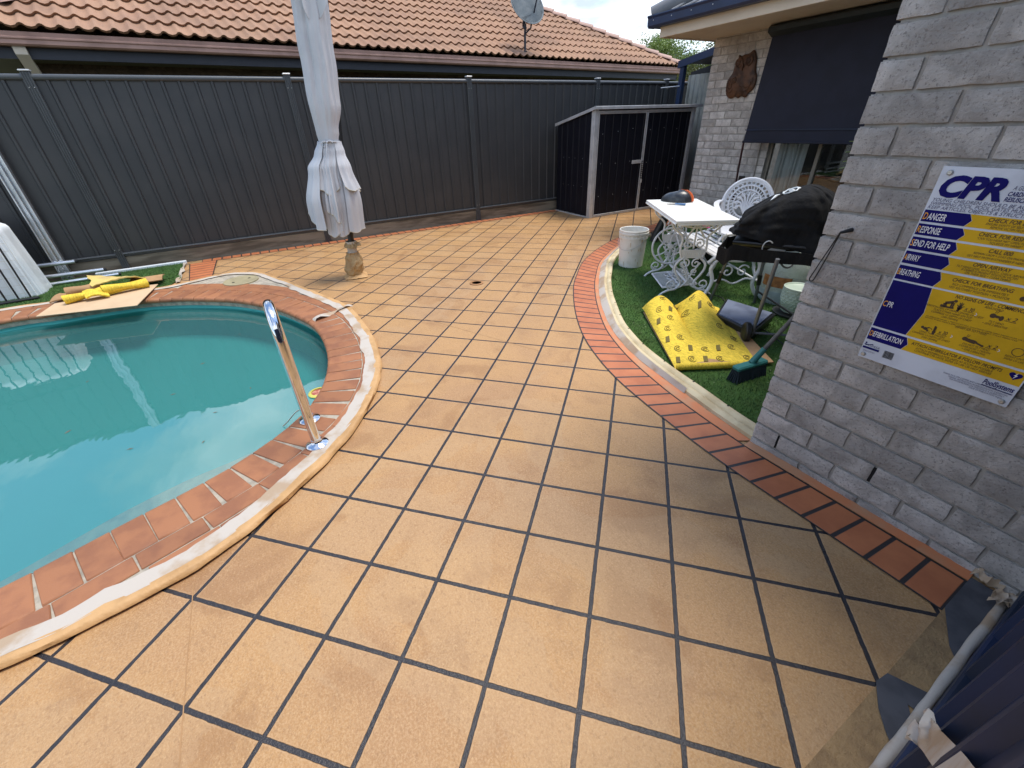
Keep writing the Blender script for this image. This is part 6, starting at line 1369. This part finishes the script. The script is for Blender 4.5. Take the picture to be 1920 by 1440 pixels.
mb.build('bristles', 'bristle', bm_)
hb = hc+Vector((0, .01, .11)); ht = Vector((1.925, 1.86, 1.22))
MB().tube([hb, hb.lerp(ht, .08)], [.020, .016], 12).build('socket', 'teal', bm_, 60); MB().tube([hb.lerp(ht, .04), ht], .0125, 12).build('handle', 'broomwood', bm_, 60)
mb = MB(); mb.tube(catmull([hb.lerp(ht, .04)+hs_*.03*0, hc+hd*.06+Vector((0, 0, .10)), hc+hd*.11+hs_*.03+Vector((0, 0, .08))], .02), .004, 6); mb.build('wire_brace', 'zinc', bm_, 60)
# yellow underlay heap on the turf
ul = thing('folded_underlay', 'large folded sheet of yellow carpet underlay with dark printed marks on the turf', 'underlay', (1.0, 1.6, .012))
NL, NR, FL, FR = Vector((1.325, 1.040, 0)), Vector((1.575, 1.50, 0)), Vector((.49, 1.58, 0)), Vector((.83, 2.09, 0))
def uf(a, b, off=0.):
    """a across (left to right), b from the near fold to the far end"""
    p = NL.lerp(NR, a).lerp(FL.lerp(FR, a), b); hmp = max(0, math.sin((a+.04)*math.pi/.46))**.75*.9 if a < .42 else max(0, math.sin((a-.42)*math.pi/.50))**.8*1.45 if a < .92 else 0
    edge = 1-.0; z = .030+(.008*math.sin(a*5+1)+.010*math.sin(b*6+a*4))*b+.115*hmp*b**1.9*edge
    if b > .93: q = (b-.93)/.07; z -= (z-.03)*q*q*.85; p += (FL-NL).normalized()*.03*math.sin(q*1.57)
    if b < .05: z -= .02*(1-b/.05)**2
    if a > .9: z -= (z-.02)*((a-.9)/.1)**2*.8
    if a < .05: z -= (z-.02)*((.05-a)/.05)**2*.6
    p += (FL-NL).normalized()*(-.05*math.cos(a*2*math.pi*1.9)*b)
    p.z = z+.012+off; return p
MB().grid(lambda a, b: uf(a, b), 70, 60, .009).build('top_layer', 'underlay', ul, 60)
def lower(a, b):
    p = NL.lerp(NR, a*1.18).lerp(FL.lerp(FR, a*1.05), b*.9)+(NL-FL).normalized()*(-.012); p.z = .020+.012*(1-b)*abs(math.sin(a*4))+.012; return p
MB().grid(lower, 40, 20, .008).build('under_layer', 'underback', ul, 60)
def fld(a, b): t = math.pi*b; p = NL.lerp(NR, a); p = p+(NL-FL).normalized()*(.016*math.sin(t)); p.z = .030+.020*math.cos(t)+.010; return p
MB().grid(fld, 30, 8, .003).build('near_fold', 'underlay', ul, 60)
mk = MB(); random.seed(6)
def um(a, b, P_, w_=.0035):
    mk.tube([uf(min(.98, max(.02, a+x)), min(.92, max(.03, b+y)), .002) for x, y in P_], w_, 4)
for j in range(7):
    for i in range(6):
        a = .08+.165*i+(.06 if j % 2 else 0); b = .08+.14*j
        if a > .93 or (.3 < a < .75 and .36 < b < .66) or random.random() < .12: continue
        if (i+j) % 2: um(a, b, [(.042*math.cos(t), .034*math.sin(t)) for t in [.6+k*.55 for k in range(10)]], .0024); um(a, b, [(.020*math.cos(t), .016*math.sin(t)) for t in [k*.8 for k in range(8)]], .0024)
        else:
            for q in (-.018, -.006, .006, .018): um(a+q, b, [(-.020, -.036), (-.007, 0), (.007, .036)], .0042)
mk.build('printed_marks', 'print', ul)
# stray cables on the turf behind the shelf
for i, (P_, lb) in enumerate((([(1.25, 2.02, .02), (1.38, 1.92, .05), (1.5, 1.9, .02), (1.62, 1.85, .02)], 'thin grey cable curling over the turf beside the broom handle'), ([(.55, 2.3, .02), (.72, 2.26, .05), (.82, 2.18, .06), (.95, 2.2, .02)], 'thin dark cord lying on turf left of the barbecue shelf'))):
    tag(MB().tube(catmull(P_, .02), .004, 6).build('loose_cable', 'cord', None, 60), lb, 'cable')
# hanging plant leaves past the wall corner
hpn = thing('trailing_plant', 'few long green plant leaves poking out past the grey wall corner', 'plant', (1.66, 1.62, 1.2))
mb = MB(); base = Vector((1.90, 1.75, 1.18))
for d in ((-.26, -.22, .10), (-.27, -.20, .055), (-.24, -.26, .02), (-.20, .05, .12), (-.30, -.14, -.02)):
    d = Vector(d); s_ = d.cross(Zv).normalized(); vs = []
    for k in range(7): t = k/6; c = base+d*t+Vector((0, 0, -.05*t*t)); w_ = .012*math.sin(math.pi*min(1, t*1.05+.05)); vs += [c-s_*w_, c+s_*w_+Vector((0, 0, .003))]
    mb.add(vs, [(2*k, 2*k+2, 2*k+3, 2*k+1) for k in range(6)])
mb.build('leaves', 'leaf2', hpn)
MB().lathe([(.06, 0), (.085, .12), (.09, .12), (.08, .11), (0, .10)], (1.89, 1.76, 1.06), 24).build('wall_pot', 'black', hpn, 40)
# small vent near the wall foot behind the table
tag(MB().box2((-.98, FV-.022, .60), (-.90, FV-.004, .68), .004).build('wall_socket', 'black'), 'small dark weatherproof socket low on the far brick wall behind the table', 'wall socket')
